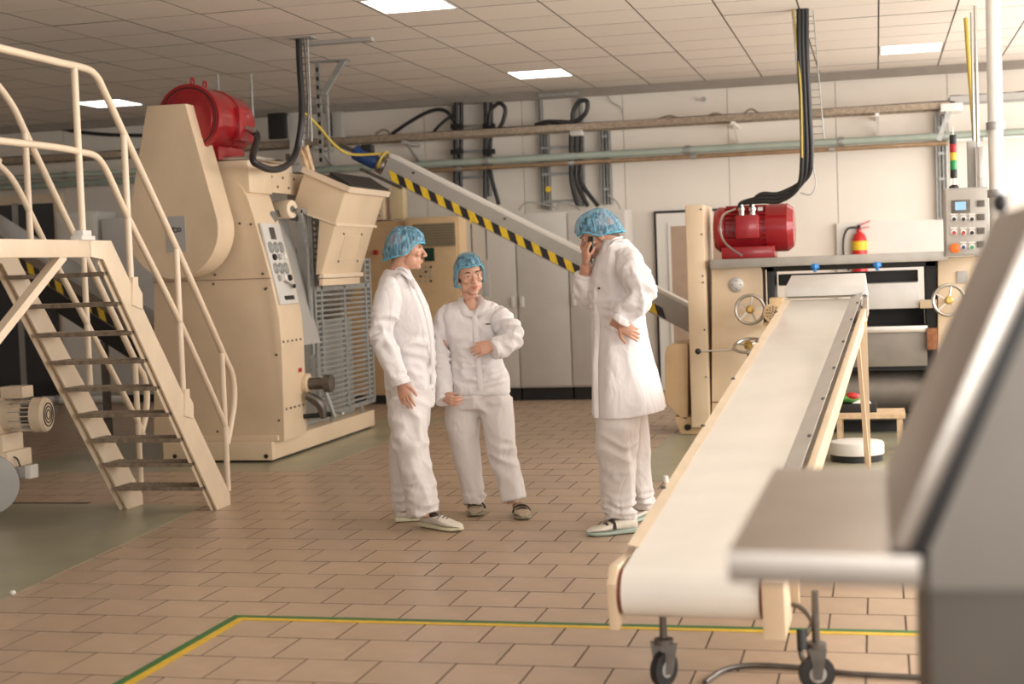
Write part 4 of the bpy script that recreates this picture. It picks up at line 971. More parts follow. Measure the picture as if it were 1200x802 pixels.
for k, dx in enumerate((-.03, 0, .03)):
    e = q+Vector((-.045 if k < 2 else .045, 0, .18))
    cable('thick black cable from the ceiling to the right red motor, %s of the three' % ['left', 'middle', 'right'][k], [(tops.x+dx, 12.4, HC), at(941, 60, Y=12.4)+Vector((dx, 0, 0)), at(944, 130, Y=12.45)+Vector((dx, 0, 0)), at(945.5, 185, Y=12.5)+Vector((dx*1.2, 0, 0)), at(940, 214, Y=12.55)+Vector((dx, 0, dx)), at(915, 231, Y=12.6)+Vector((0, 0, dx)), at(893, 232, Y=12.62)+Vector((0, 0, dx)), e+Vector((.0, 0, .02)), e-Vector((0, 0, .04))], .021, group=cgx)
cable('thin yellow wire along the left of the hanging black cables', [(tops.x-.075, 12.4, HC), at(938, 100, Y=12.4), at(940, 185, Y=12.45)], .008, WIREY)
ch_ = thing('cable_basket', 'galvanised wire basket carrying the black cables down from the ceiling', 'cable tray', (tops.x, 12.5, HC))
for dx in (-.09, .08):
    MB().tube([(tops.x+dx, 12.5, HC), (tops.x+.06+dx, 12.5, 2.45)], .005, 6).put('side_wire', GALV, ch_)
fz = MB().tube([(tops.x-.09, 12.5, HC-.05), (tops.x+.08, 12.5, HC-.05)], .004, 5).put('cross_wire', GALV, ch_)
for k in range(1, 17):
    c_ = fz.copy(); COL.objects.link(c_); c_.location = (.0035*k, 0, -.06*k)
cable('thin wire loop below the wire basket', [at(953, 195, Y=12.5), at(956, 215, Y=12.5), at(950, 228, Y=12.5), at(938, 226, Y=12.5)], .005, GALV)
# control box with beacon
cbx = thing('operator_box', 'grey operator box with rows of buttons and a small screen on the right machine', 'control box', (G(1130, 297).x, ym, zt2))
A = at(1106, 221, Y=12.45); B = at(1160, 299, Y=12.45)
MB().box((A.x, 12.45, B.z), (B.x, 12.7, A.z), .008).put('enclosure', GREYP, cbx)
fr_ = MB().box((A.x+.012, 12.438, B.z+.012), (B.x-.012, 12.45, A.z-.012), .003).put('front_plate', mat('light_grey_front', (.46, .43, .39), .45), cbx)
def onb(px, py): q = at(px, py, Y=12.437); return Vector((q.x, 12.437, q.z))
MB().box(onb(1115, 235), onb(1137, 249)+Vector((0, -.012, 0)), .003).put('screen_bezel', DSTEEL, cbx)
MB().box(onb(1119, 237)+Vector((0, -.013, 0)), onb(1132, 246)+Vector((0, -.016, 0))).put('screen', SCREEN, cbx)
for k, y in enumerate((235, 251, 267, 283)): MB().box(onb(1145, y), onb(1154, y+7)+Vector((0, -.008, 0)), .002).put('meter', DSTEEL, cbx)
for i, x in enumerate((1118, 1129, 1139)):
    for j, y in enumerate((257, 273, 290)):
        if (i, j) == (0, 2): continue
        MB().lathe([(0, .024), (.006, .024)], onb(x, y-1), (0, -1, 0), 14).put('button_ring', STEEL, cbx)
        MB().lathe([(0, .016), (.02, .015)], onb(x, y), (0, -1, 0), 12).put('button', [BLACK, BLACK, BLACK, REDB, REDB, BLACK, GREENB, BLUE, GREENB][(j*3+i) % 9], cbx)
        MB().box(onb(x-4, y-6.5), onb(x+4, y-5)+Vector((0, -.003, 0))).put('legend_plate', WHITE, cbx)
MB().lathe([(0, .02), (.02, .02), (.022, .04), (.035, .04), (.04, .03)], onb(1119, 291), (0, -1, 0), 20).put('stop_button', ORANGE, cbx)
bp_ = at(1118, 221, Y=12.55)
be = thing('signal_beacon', 'stack light with black, red, yellow and green segments on the operator box', 'beacon', (bp_.x, 12.55, bp_.z))
def bz(y): return at(1118, y, Y=12.55).z - bp_.z
MB().lathe([(0, .04), (.015, .04), (.03, .02)], bp_, (0, 0, 1), 14).put('beacon_base', BLACK, be)
MB().lathe([(.02, .008), (bz(208), .008)], bp_, (0, 0, 1), 10).put('stem', STEEL, be)
for nm, y0, y1, m_ in (('black_segment', 209, 199, BLACK), ('green_segment', 199, 188, GREENB), ('yellow_segment', 188, 179, YELB), ('red_segment', 179, 169, REDB), ('black_segment', 169, 158, BLACK)):
    MB().lathe([(bz(y0), .026), (bz(y0)+.004, .028), (bz(y1)-.004, .028), (bz(y1), .026)], bp_, (0, 0, 1), 18).put(nm, m_, be)
MB().lathe([(bz(158), .004), (bz(149), .004)], bp_, (0, 0, 1), 6).put('tip', STEEL, be)
# posts and pipes at the far right
def vpipe(label, px, y0, y1, Y, r, m, px1=None):
    a = at(px, y0, Y=Y); zt_ = min(a.z, HC); b = at(px1 or px, y1, Y=Y); return pipe(label, (b.x, Y, b.z), (b.x, Y, zt_), r, m, name='pipe')
x_ = at(1166, 120, Y=12.2)
pipe('thick white vertical pipe from ceiling to floor at the right', (x_.x, 12.2, 0), (x_.x, 12.2, HC), .057, PIPEW, clamps=(.55, .7))
vpipe('slim steel conduit rising to the ceiling left of the white pipe', 1147, 5, 222, 12.9, .014, STEEL)
vpipe('slimmer conduit beside the slim steel one', 1142, 14, 200, 13.1, .011, STEEL)
p = at(1137, 140, Y=13.2); cable('yellow-green wire bundle rising beside the conduits', [(p.x-.02, 13.2, 3.45), at(1135, 70, Y=13.2), at(1139, 120, Y=13.2), at(1141, 150, Y=13.2), at(1142, 166, Y=13.2)], .018, WIREY)
p = at(1133, 166, Y=12.85); q = at(1144, 222, Y=12.85)
tag(MB().box((p.x, 12.8, q.z-.02), (q.x, 12.9, p.z), .004).put('box_post', GREYP), 'grey square post standing behind the operator box', 'post')
p = at(1146, 172, Y=12.75); q = at(1154, 222, Y=12.75)
tag(MB().box((p.x, 12.7, q.z-.02), (q.x, 12.8, p.z), .004).put('conduit_housing', STEEL), 'steel conduit housing between the grey post and the white pipe', 'post')
p = at(1102, 122, Y=16.3); q = at(1128, 130, Y=16.3)
tag(MB().box((p.x, 16.25, q.z), (q.x, 16.6, p.z), .01).put('tray_joint', PIPEW), 'pale perforated joint plate where the two cable trays meet', 'bracket')
p = at(1113, 128, Y=16.3); q = at(1100, 165, Y=16.3)
tag(MB().bar(p, q, .08, .05).put('tray_brace', GALV), 'slanting galvanised brace under the tray joint', 'bracket')
# small things on the floor under the conveyor
c = at(1004, 536, Y=10.95); c.z = 0
vr = thing('round_drum', 'low round white drum with a black base under the raised end of the conveyor', 'drum', (c.x, 10.95, 0))
MB().lathe([(0, .17), (.005, .185), (.05, .185)], c, (0, 0, 1), 32).put('base', BLACK, vr)
MB().lathe([(.05, .19), (.055, .195), (.125, .195), (.14, .185), (.145, .15), (.148, .14)], c, (0, 0, 1), 36).put('shell', WHITE, vr)
p = at(978, 516, Y=11.2); q = at(1062, 521, Y=11.2)
wd = tag(MB().box((p.x, 11.15, .28), (q.x, 11.6, .31)).box((p.x+.02, 11.5, 0), (p.x+.06, 11.55, .28)).box((q.x-.06, 11.5, 0), (q.x-.02, 11.55, .28)).box((q.x-.06, 11.17, 0), (q.x-.02, 11.2, .28)).box((p.x+.02, 11.17, 0), (p.x+.06, 11.2, .28)).put('low_stool', WOOD), 'low wooden stool behind the round drum', 'stool')
c = at(996, 503, Y=11.4)
cr = tag(MB().box((c.x-.14, 11.3, .31), (c.x+.2, 11.55, .37), .005).put('dark_tray', BLACKP), 'flat black tray on the low wooden stool', 'tray')
cp = thing('printed_bag', 'crumpled green, red and white printed pack lying on the black tray', 'pack', (c.x, 11.4, .37))
MB().ell((c.x-.03, 11.42, .41), (.12, .08, .04), 12, 8).put('pack', CARTON, cp)
MB().ell((c.x+.02, 11.39, .425), (.06, .05, .03), 10, 6).put('red_print', REDB, cp)
MB().prism([(c.x+.02, 11.35, .375), (c.x+.16, 11.35, .372), (c.x+.12, 11.42, .42)], (0, .05, 0)).put('white_flap', WHITE, cp)

# ================================================================ NEAR STEEL MACHINE, OUT OF FOCUS
ZT = 1.12
t1, t2, t3, t4 = at(852, 646, Z=ZT), at(1078, 652, Z=ZT), at(1100, 548, Z=ZT), at(908, 548, Z=ZT)
fm = thing('steel_machine', 'blurred stainless steel machine with a side tray and slanted hood at the right edge', 'machine', (t2.x+.4, t2.y+.3, 0))
MB().prism([t1, t2, t3, t4], (0, 0, -.042), .004).put('side_tray', STEELF, fm)
yf = t2.y
def H(px, py, Y=None): q = at(px, py, Y=Y or yf); return Vector((q.x, Y or yf, q.z))
dp = Vector((0, .75, 0))
p = [H(1088, 692), H(1088, 646), H(1200, 390), H(1262, 250), H(1500, 250), H(1500, 692)]
MB().prism(p, dp, .003).put('body_panel', mat('matt_steel_panel', (.30, .28, .255), .6, .5, var=.08, vscale=3), fm)
MB().prism([H(1086, 690), H(1500, 690), (H(1500, 690).x, yf, 0), (H(1086, 690).x, yf, 0)], dp-Vector((0, .0, 0)), .003).put('lower_cabinet', mat('shaded_steel', (.30, .27, .235), .4, 1, var=.15, vscale=4), fm) if False else None
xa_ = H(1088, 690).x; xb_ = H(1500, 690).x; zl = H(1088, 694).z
MB().box((xa_, yf+.03, 0.02), (xb_, yf+.75, zl), .004).put('lower_cabinet', mat('recess_shaded_steel', (.10, .085, .07), .5, .6, var=.15, vscale=4), fm)  # steel darkened to paint in the shade of the recessed base
MB().prism([H(1064, 648), H(1087, 648), H(1262, 250), H(1244, 250)], dp, .002).put('rubber_seal', BLACK, fm)
MB().prism([H(1044, 642), H(1064, 648), H(1244, 250), H(1232, 235), H(1222, 235)], dp, .004).put('slanted_hood', STEELF, fm)
MB().prism([H(1047, 636), H(1062, 640), H(1238, 250), H(1226, 244)], (0, -.006, 0), .001).put('hood_edge', STEEL, fm)
p = H(1172, 238, yf+.72); MB().ell(p, (.014, .02, .018), 14, 10).put('hood_stop', BLACK, fm)
# ================================================================ PEOPLE
SKIN = mat('skin', (.56, .30, .20), .5, var=.10, vscale=25, sss=.12)
SKINF = mat('skin_fair', (.62, .35, .245), .5, var=.08, vscale=25, sss=.12)
LIP = mat('lips', (.47, .17, .13), .45, var=0)
EYEW = mat('eye_white', (.7, .66, .6), .3, var=0)
IRIS = mat('iris', (.05, .03, .02), .2, var=0)
HAIRG = mat('greying_hair', (.10, .075, .06), .7, var=.4, vscale=60)
HAIRB = mat('brown_hair', (.10, .055, .03), .6, var=.4, vscale=60)
def cloth(name, col):
    m = mat(name, col, .85, var=.03, vscale=8, sheen=.15); n = m.node_tree.nodes; L = m.node_tree.links; b = n['Principled BSDF']
    tc = n.new('ShaderNodeTexCoord'); mp = n.new('ShaderNodeMapping'); mp.inputs['Scale'].default_value = (1, 1, .55); L.new(tc.outputs['Object'], mp.inputs[0])
    z = n.new('ShaderNodeTexNoise'); z.inputs['Scale'].default_value = 6.5; z.inputs['Detail'].default_value = 2; z.inputs['Distortion'].default_value = 1.6; L.new(mp.outputs[0], z.inputs['Vector'])
    z2 = n.new('ShaderNodeTexNoise'); z2.inputs['Scale'].default_value = 900; L.new(tc.outputs['Object'], z2.inputs['Vector'])
    b1 = n.new('ShaderNodeBump'); b1.inputs['Strength'].default_value = .6; b1.inputs['Distance'].default_value = .03; L.new(z.outputs['Fac'], b1.inputs['Height'])
    b2 = n.new('ShaderNodeBump'); b2.inputs['Strength'].default_value = .08; b2.inputs['Distance'].default_value = .001; L.new(z2.outputs['Fac'], b2.inputs['Height']); L.new(b1.outputs[0], b2.inputs['Normal'])
    L.new(b2.outputs[0], b.inputs['Normal']); return m
COAT = cloth('white_coat_cloth', (.75, .715, .715)); TROU = cloth('white_trouser_cloth', (.70, .655, .635))
STITCH = mat('grey_seam', (.45, .42, .42), .8); BTN = mat('pale_button', (.5, .47, .45), .4)
SHOEW = mat('white_shoe_leather', (.74, .69, .60), .5, var=.1, vscale=30); SOLEY = mat('cream_sole', (.70, .66, .48), .6); SOLEG = mat('grey_green_sole', (.36, .43, .37), .6)
SHOEB = mat('beige_shoe', (.40, .31, .22), .6, var=.2, vscale=30); STRAP = mat('dark_strap', (.05, .03, .025), .6); SOLEO = mat('olive_sole', (.28, .25, .17), .6)
# translucent crinkled non-woven cap
def capmat():
    m = bpy.data.materials.new('blue_hair_net'); m.use_nodes = True; n = m.node_tree.nodes; L = m.node_tree.links; b = n['Principled BSDF']
    b.inputs['Roughness'].default_value = .6
    tc = n.new('ShaderNodeTexCoord'); z = n.new('ShaderNodeTexNoise'); z.inputs['Scale'].default_value = 48; z.inputs['Detail'].default_value = 5; z.inputs['Distortion'].default_value = 1.2
    mp = n.new('ShaderNodeMapping'); mp.inputs['Scale'].default_value = (1, 1, .28); L.new(tc.outputs['Object'], mp.inputs[0]); L.new(mp.outputs[0], z.inputs['Vector'])
    r = n.new('ShaderNodeValToRGB'); r.color_ramp.elements[0].position = .36; r.color_ramp.elements[0].color = (.05, .25, .40, 1); r.color_ramp.elements[1].position = .68; r.color_ramp.elements[1].color = (.26, .52, .68, 1)
    L.new(z.outputs['Fac'], r.inputs[0]); L.new(r.outputs[0], b.inputs['Base Color'])
    mr = n.new('ShaderNodeMapRange'); mr.inputs['From Min'].default_value = .35; mr.inputs['From Max'].default_value = .65; mr.inputs['To Min'].default_value = .32; mr.inputs['To Max'].default_value = .80
    L.new(z.outputs['Fac'], mr.inputs['Value']); L.new(mr.outputs[0], b.inputs['Alpha'])
    bp = n.new('ShaderNodeBump'); bp.inputs['Strength'].default_value = .9; bp.inputs['Distance'].default_value = .012; L.new(z.outputs['Fac'], bp.inputs['Height']); L.new(bp.outputs[0], b.inputs['Normal'])
    return m
NET = capmat(); BAND = mat('blue_elastic', (.10, .42, .58), .6)

def remeshed(mb, voxel, smooth=3, disp=None, sfac=.5):
    """union of overlapping closed shapes as one continuous surface; returns an MB holding it"""
    bmesh.ops.recalc_face_normals(mb.bm, faces=mb.bm.faces[:])
    me = bpy.data.meshes.new('tmp'); mb.bm.to_mesh(me); mb.bm.free()
    o = bpy.data.objects.new('tmp', me); COL.objects.link(o)
    md = o.modifiers.new('r', 'REMESH'); md.mode = 'VOXEL'; md.voxel_size = voxel
    if smooth: s = o.modifiers.new('s', 'SMOOTH'); s.iterations = smooth; s.factor = sfac
    dg = bpy.context.evaluated_depsgraph_get(); dg.update()
    m2 = bpy.data.meshes.new_from_object(o.evaluated_get(dg))
    COL.objects.unlink(o); bpy.data.objects.remove(o); bpy.data.meshes.remove(me)
    out = MB(); out.bm.from_mesh(m2); bpy.data.meshes.remove(m2)
    if disp:
        out.bm.normal_update(); mv = [(v, v.normal.copy()*disp(v.co)) for v in out.bm.verts]
        for v, q in mv: v.co += q
    return out
def folds(amp, freq=7, stretch=(1, 1, .6), seed=0, centres=()):
    """cloth folds: ridged noise plus rings of creases around joints"""
    off = Vector((seed*3.1, seed*1.7, seed*.9))
    def f(p):
        q = Vector((p.x*stretch[0], p.y*stretch[1], p.z*stretch[2]))*freq+off
        w_ = noise.noise_vector(q*.6)*.9
        a = 1-abs(noise.noise(q+w_))*2.2
        d = amp*(a-.45)
        for (c, R, amp2, ax, fr) in centres:
            r = (p-c).length/R
            if r < 1:
                k = (1-r*r); h = (p-c).dot(ax); g_ = (p-c)-ax*h; s = noise.noise(Vector((g_.x*5, g_.y*5, g_.z*5+h*fr*.28))+off+noise.noise_vector(p*6)*.55)
                d += amp2*k*(.8-abs(s)*3.4)
        return d*1.5
    return f

def basis(fwd, up=(0, 0, 1)):
    f = Vector(fwd).normalized(); u = Vector(up); r = f.cross(u).normalized(); u = r.cross(f).normalized(); return r, f, u
def head_into(mb, c, fwd, up, s=1.0, fem=False):
    """skull, face, nose, brow, ears as overlapping volumes round centre c (eye level)"""
    r, f, u = basis(fwd, up); rot = Matrix((r, f, u)).transposed()
    def P(x, y, z): return c + (r*x+f*y+u*z)*s
    def E(x, y, z, a, b, h, n=20, m=14): mb.ell(P(x, y, z), (a*s, b*s, h*s), n, m, rot)
    j = .98 if fem else 1
    E(0, -.022, .035, .073, .094, .083); E(0, .028, .0, .062*j, .060, .075); E(0, .030, -.045, .052*j, .052, .055)
    E(0, .034, -.078, .040*j, .046, .034); E(0, .066, -.098, .022*j, .016, .016)
    for q in (-1, 1):
        E(q*.042, .018, -.062, .020*j, .036, .032); E(q*.038, .060, -.022, .021, .020, .018)   # jaw corners, cheekbones
        E(q*.030, .080, .018, .025, .011, .0075)                                               # brow
        E(q*.030, .072, -.010, .019, .014, .007)                                               # lower lid
        E(q*.074, -.010, -.012, .007, .017, .030, 14, 10); E(q*.078, -.017, -.004, .006, .013, .024, 12, 8)  # ear
        E(q*.012, .097, -.036, .008, .010, .0075, 12, 8)                                       # nostril wing
    mb.tube([P(0, .078, .016), P(0, .094, -.006), P(0, .109, -.030)], [.008*s, .0095*s, .0115*s], 12, 4)
    E(0, .109, -.033, .0105, .0105, .0095, 14, 10)
    E(0, .082, -.060, .023, .013, .0075); E(0, .081, -.071, .020, .012, .0075); E(0, .070, -.065, .028, .016, .022)
    return P, rot
def face_parts(root, P, rot, s, skin, brow, fem=False):
    for q in (-1, 1):
        e = MB().ell(P(q*.031, .071, .003), .0108*s, 16, 10).put('eye', EYEW, root, angle=80)
        MB().ell(P(q*.031, .0792, .002), (.0056*s, .004*s, .0058*s), 12, 8, rot).put('iris', IRIS, e, angle=80)
        MB().ell(P(q*.031, .0735, .0105), (.0165*s, .0108*s, .0062*s), 14, 8, rot).put('eyelid', skin, root, angle=80)
        MB().tube([P(q*.014, .090, .022), P(q*.030, .0905, .029), P(q*.047, .079, .024)], [.0025*s, .0036*s, .002*s], 8, 4).put('eyebrow', brow, root, angle=80)
    k = .004 if fem else 0; wq = .004 if fem else 0
    MB().tube([P(-.022-wq, .083, -.0620+k), P(-.010, .0925, -.0610), P(0, .0945, -.0625), P(.010, .0925, -.0610), P(.022+wq, .083, -.0620+k)], [.0012*s, .0030*s, .0030*s, .0030*s, .0012*s], 8, 4).put('upper_lip', LIP, root, angle=80)
    MB().tube([P(-.020-wq, .083, -.0645+k), P(0, .0925, -.0700), P(.020+wq, .083, -.0645+k)], [.0012*s, .0042*s, .0012*s], 8, 5).put('lower_lip', LIP, root, angle=80)
def hair_and_net(root, P, rot, s, hair, side=-.03, seed=0, lowf=.030, lowb=-.055, big=1.0, hairlow=-.06):
    # hair
    hm = MB(); n, m_ = 32, 16
    def shell(mb, rad, cz, low, ruff, crink):
        rings = []
        for i in range(m_+1):
            row = []
            for k in range(n*2):
                a = 2*PI*k/(n*2); fy = math.sin(a)
                zlow = lowf*(fy > 0)*fy + (low*(-fy) if fy < 0 else 0) + (0 if fy > 0 else 0)
                sd_ = side if low == lowb else -.01
                if fy > 0: e_ = min(1, fy/.75); e_ = e_*e_*(3-2*e_); zlow = sd_+(lowf+(0 if low == lowb else .006)-sd_)*e_
                else: zlow = sd_+(low-sd_)*(-fy)**1.2
                ztop = cz+rad[2]
                t = i/m_; th = t*PI*.5
                zz = zlow + (ztop-zlow)*math.cos(th)
                rad_ = math.sin(th)**.75 if t > 0 else 0
                cr_ = 1 + crink*(math.sin(a*13+seed)*.5+noise.noise(Vector((math.cos(a)*4, fy*4, t*6+seed)))*1.4)*min(1, t*1.6)
                if i >= m_-1: cr_ *= .965; zz += 0
                row.append(mb.bm.verts.new(P(rad[0]*rad_*math.cos(a)*cr_, -.020+rad[1]*rad_*fy*cr_, zz)))
            rings.append(row)
        for u_, v_ in zip(rings, rings[1:]):
            for k in range(n*2): mb.face([u_[k], v_[k], v_[(k+1) % (n*2)], u_[(k+1) % (n*2)]])
        return rings[-1]
    shell(hm, (.0775*1, .099, .087), .035, hairlow, 0, .012); hm.put('hair', hair, root, angle=80)
    nm = MB(); last = shell(nm, (.092*big, .116*big, .098*big), .037, lowb, 0, .045)
    ring = [v.co.copy() for v in last]
    net = nm.put('hair_net', NET, root, angle=80)
    eb = MB(); k_ = len(ring); pts = [ring[i]+ (rot@Vector((0, 0, .004*math.sin(i*2.4)))) for i in range(k_)]+[ring[0]]
    eb.tube(pts, .0045, 6).put('elastic_band', BAND, net, angle=80)

def hand_into(mb, wrist, d, nrm, side, s=1.0, curl=(.3, .35, .4, .5), bend=.25, thumb=(.9, .35), spread=1.0):
    """palm and five fingers. d: wrist->fingers, nrm: out of the back of the hand, side: towards the thumb"""
    d = Vector(d).normalized(); nrm = Vector(nrm); nrm = (nrm-d*nrm.dot(d)).normalized(); side = Vector(side); side = (side-d*side.dot(d)-nrm*side.dot(nrm)).normalized()
    w_ = Vector(wrist); L = .09*s
    mb.tube([w_-d*.05*s, w_, w_+d*.03*s, w_+d*.065*s, w_+d*L], [(.026*s, .019*s), (.027*s, .018*s), (.036*s, .016*s), (.040*s, .0145*s), (.037*s, .011*s)], 16, 3, ref=nrm)
    lens = (.072, .080, .074, .058); rad = (.0088, .009, .0086, .0076)
    for k in range(4):
        o = (1.5-k)*.0195*s*spread; base = w_+d*(L-.008*s - (.006*s if k == 3 else 0))+side*o
        dd = (d+side*(1.5-k)*.07*spread).normalized(); P = [base-dd*.02*s, base]; ang = 0; p = base
        for j, fr in enumerate((.45, .30, .25)):
            ang += curl[k]*(.8 if j == 0 else 1.0); v = dd*math.cos(ang)-nrm*math.sin(ang); p = p+v*lens[k]*s*fr; P.append(p)
        r = rad[k]*s; mb.tube(P, [r*1.05, r*1.08, r, r*.95, r*.72], 10, 3)
        mb.ell(P[-1], r*.74, 10, 6)
    b = w_+d*.022*s+side*.024*s; v1 = (side*math.sin(thumb[0])+d*math.cos(thumb[0])-nrm*thumb[1]).normalized(); v2 = (side*math.sin(thumb[0]*.45)+d*math.cos(thumb[0]*.45)-nrm*thumb[1]*1.1).normalized()
    P = [b-v1*.02*s, b+v1*.018*s, b+v1*.04*s, b+v1*.04*s+v2*.028*s, b+v1*.04*s+v2*.05*s]
    mb.tube(P, [.014*s, .0135*s, .0105*s, .0100*s, .0075*s], 10, 3); mb.ell(P[-1], .0076*s, 10, 6)

def loft(mb, secs, n=40, sub=5, cap=True, power=2.3, wave=None):
    """secs: (centre, rx, ry, yaw) super-elliptic sections stacked along a body; yaw turns rx axis from world X"""
    rows = spline([(*c, rx, ry, yw) for c, rx, ry, yw in secs], sub); rings = []
    for i, (x, y, z, rx, ry, yw) in enumerate(rows):
        ring = []
        for k in range(n):
            a = 2*PI*k/n; ca, sa = math.cos(a), math.sin(a)
            px = abs(ca)**(2/power)*(1 if ca > 0 else -1)*rx; py = abs(sa)**(2/power)*(1 if sa > 0 else -1)*ry
            if wave: q = wave(i/(len(rows)-1), a); px *= q; py *= q
            ring.append(mb.bm.verts.new((x+px*math.cos(yw)-py*math.sin(yw), y+px*math.sin(yw)+py*math.cos(yw), z)))
        rings.append(ring)
    for u, v in zip(rings, rings[1:]):
        for k in range(n): mb.face([u[k], u[(k+1) % n], v[(k+1) % n], v[k]])
    if cap: mb.face(rings[0][::-1]); mb.face(rings[-1])
    return mb
def shoe(root, toe, heel, w, h, upper, sole, strap, z=0, lift=0):
    t = Vector((toe[0], toe[1], 0)); q = Vector((heel[0], heel[1], 0)); d = (t-q); L = d.length; d.normalize(); sd = Vector((-d.y, d.x, 0)); name = 'shoe'
    def foot(m, prof, z0s, z1s):
        # prof: list (u, halfwidth); z0/z1 per station
        rings = []
        for (u, hw), z0, z1 in zip(prof, z0s, z1s):
            ring = []
            for k in range(16):
                a = 2*PI*k/16; x = math.cos(a); y = math.sin(a)
                ring.append(m.bm.verts.new(q+d*(u*L)+sd*(hw*(abs(x)**.8)*(1 if x > 0 else -1))+Vector((0, 0, z+(z0+z1)/2+(z1-z0)/2*(abs(y)**.7)*(1 if y > 0 else -1)))))
            rings.append(ring)
        for a, b in zip(rings, rings[1:]):
            for k in range(16): m.face([a[k], b[k], b[(k+1) % 16], a[(k+1) % 16]])
        m.face(rings[0]); m.face(rings[-1][::-1]); return m
    st_ = [(0, .45), (.03, .72), (.12, .82), (.3, .78), (.5, .86), (.68, 1.0), (.84, .92), (.94, .68), (1, .35)]
    so = foot(MB(), [(u, w/2*k*1.04) for u, k in st_], [0]*7+[.006, .014], [.034, .036, .036, .032, .028, .027, .028, .028, .026]).put('sole', sole, root)
    u_ = foot(MB(), [(u*.97+.015, w/2*k*.97) for u, k in st_], [.026]*9, [h*.8, h, h*1.02, h*.98, h*.86, h*.66, h*.56, h*.48, h*.34]).put('shoe_upper', upper, root)
    if strap:
        P = []
        for k in range(13):
            a = PI*k/12; P.append(q+d*(L*.50)+sd*(w*.47*math.cos(a))+Vector((0, 0, z+.035+(h*.86-.03)*math.sin(a))))
        MB().tube(P, (.011, .005), 8).put('shoe_strap', strap, u_)
        P = [q+d*(L*.62)+sd*(w*.40*math.cos(PI*k/12))+Vector((0, 0, z+.035+(h*.73-.03)*math.sin(PI*k/12))) for k in range(13)]
        MB().tube(P, (.007, .004), 8).put('shoe_strap', strap, u_)
def sleeve(pts, r, cl, name, root, m, seed=0, amp=.007, elbow=1):
    """tapered sleeve with an open cuff; pts shoulder -> cuff"""
    mb = MB().tube(pts, r, 28, 6)
    P = [Vector(p) for p in pts]; d = (P[-1]-P[-2]).normalized()
    e = P[elbow]; ax = (P[-1]-P[0]).normalized()
    o = remeshed(mb, .0085, 3, folds(amp, 9, (1, 1, .7), seed, [(e, .17, .014, ax, 60), (P[0], .13, .007, ax, 50), (P[-1], .10, .006, ax, 80)]))
    return o.put(name, m, root, angle=80)
def cuff(root, c, d, ra, rb, m):
    c = Vector(c); d = Vector(d).normalized(); MB().tube([c-d*.022, c-d*.01, c+d*.012, c+d*.016, c+d*.010], [(ra*.97, rb*.97), (ra*1.03, rb*1.03), (ra*1.05, rb*1.05), (ra*.95, rb*.95), (ra*.86, rb*.86)], 24, 2).put('cuff', m, root, angle=80)

def P3(px, py, Y): return at(px, py, Y=Y)
def sec(px, py, Y, rx, ry, yaw=0): p = at(px, py, Y=Y); return ((p.x, p.y, p.z), rx, ry, yaw)

# ---------------------------------------------------------------- man on the left, seen from behind his right shoulder
YM = 8.25; yw = math.radians(62)      # body faces right and a little away: rx axis (left-right of body) turned
r1 = thing('person', 'person in white workwear and blue hair net, standing in profile and facing right', 'person', tuple(Vector((at(495, 616, Z=0).x, 8.2, 0))))
fw = Vector((math.cos(math.radians(12)), math.sin(math.radians(12)), 0)); rt = Vector((fw.y, -fw.x, 0))     # forward, right-hand side
yb = math.atan2(rt.y, rt.x)
body = MB(); c = P3(477, 293, YM)
P, rot = head_into(body, c, (fw+Vector((.0, .10, -.05))), (0.02, 0, 1), .99)
neck0 = P3(466, 318, YM)
body.tube([P3(463, 332, YM+.02), P3(467, 316, YM), P3(474, 300, YM)], [.075, .060, .058], 16, 3)
# right hand (near side) hanging, and left hand hidden in front
wr = P3(470, 449, YM-.24)
hand_into(body, wr, P3(475, 466, YM-.25)-P3(470, 449, YM-.24), (-.1, -1, .0), (1, -.1, .15), .98, curl=(.12, .18, .25, .4), thumb=(.75, .1), spread=1.05)
body.tube([P3(450, 391, YM-.23), P3(458, 420, YM-.25), wr], [.036, .034, .027], 14, 3)
body.tube([P3(463, 345, YM-.15), P3(454, 360, YM-.20), P3(450, 391, YM-.23)], [.033, .035, .036], 14)
wl_ = P3(508, 450, YM+.22)
loft(body, [sec(480, 442, YM, .15, .11, yb), sec(480, 400, YM, .15, .11, yb), sec(470, 350, YM, .17, .11, yb), sec(464, 330, YM, .10, .08, yb)], 24, 4)
body.tube([P3(479, 440, YM-.06), P3(480, 500, YM-.10), P3(486, 540, YM-.13), P3(493, 580, YM-.16), P3(495, 606, YM-.17)], [.08, .07, .055, .045, .04], 16, 3)
body.tube([P3(484, 440, YM+.06), P3(480, 500, YM+.08), P3(474, 540, YM+.08), P3(474, 575, YM+.08), P3(475, 600, YM+.08)], [.08, .07, .055, .045, .04], 16, 3)
remeshed(body, .0038, 2).put('body', SKIN, r1, angle=80)
face_parts(r1, P, rot, .99, SKIN, HAIRG)
hair_and_net(r1, P, rot, .99, HAIRG, side=-.030, seed=1, lowf=.042, lowb=-.065, big=1.07)
# jacket torso
jk = MB()
loft(jk, [sec(481, 456, YM, .170, .142, yb), sec(481, 442, YM, .172, .146, yb), sec(480, 415, YM, .172, .145, yb), sec(478, 385, YM, .178, .142, yb), sec(473, 358, YM, .196, .136, yb), sec(468, 341, YM, .200, .122, yb), sec(465, 329, YM, .165, .098, yb), sec(465, 321, YM, .095, .078, yb), sec(466, 316, YM, .07, .068, yb)], 48, 5)
o = remeshed(jk, .009, 3, folds(.008, 6, (1, 1, .8), 2, [(P3(497, 420, YM-.1), .2, .009, Vector((.3, 0, 1)), 55)]))
o.put('jacket', COAT, r1, angle=80)
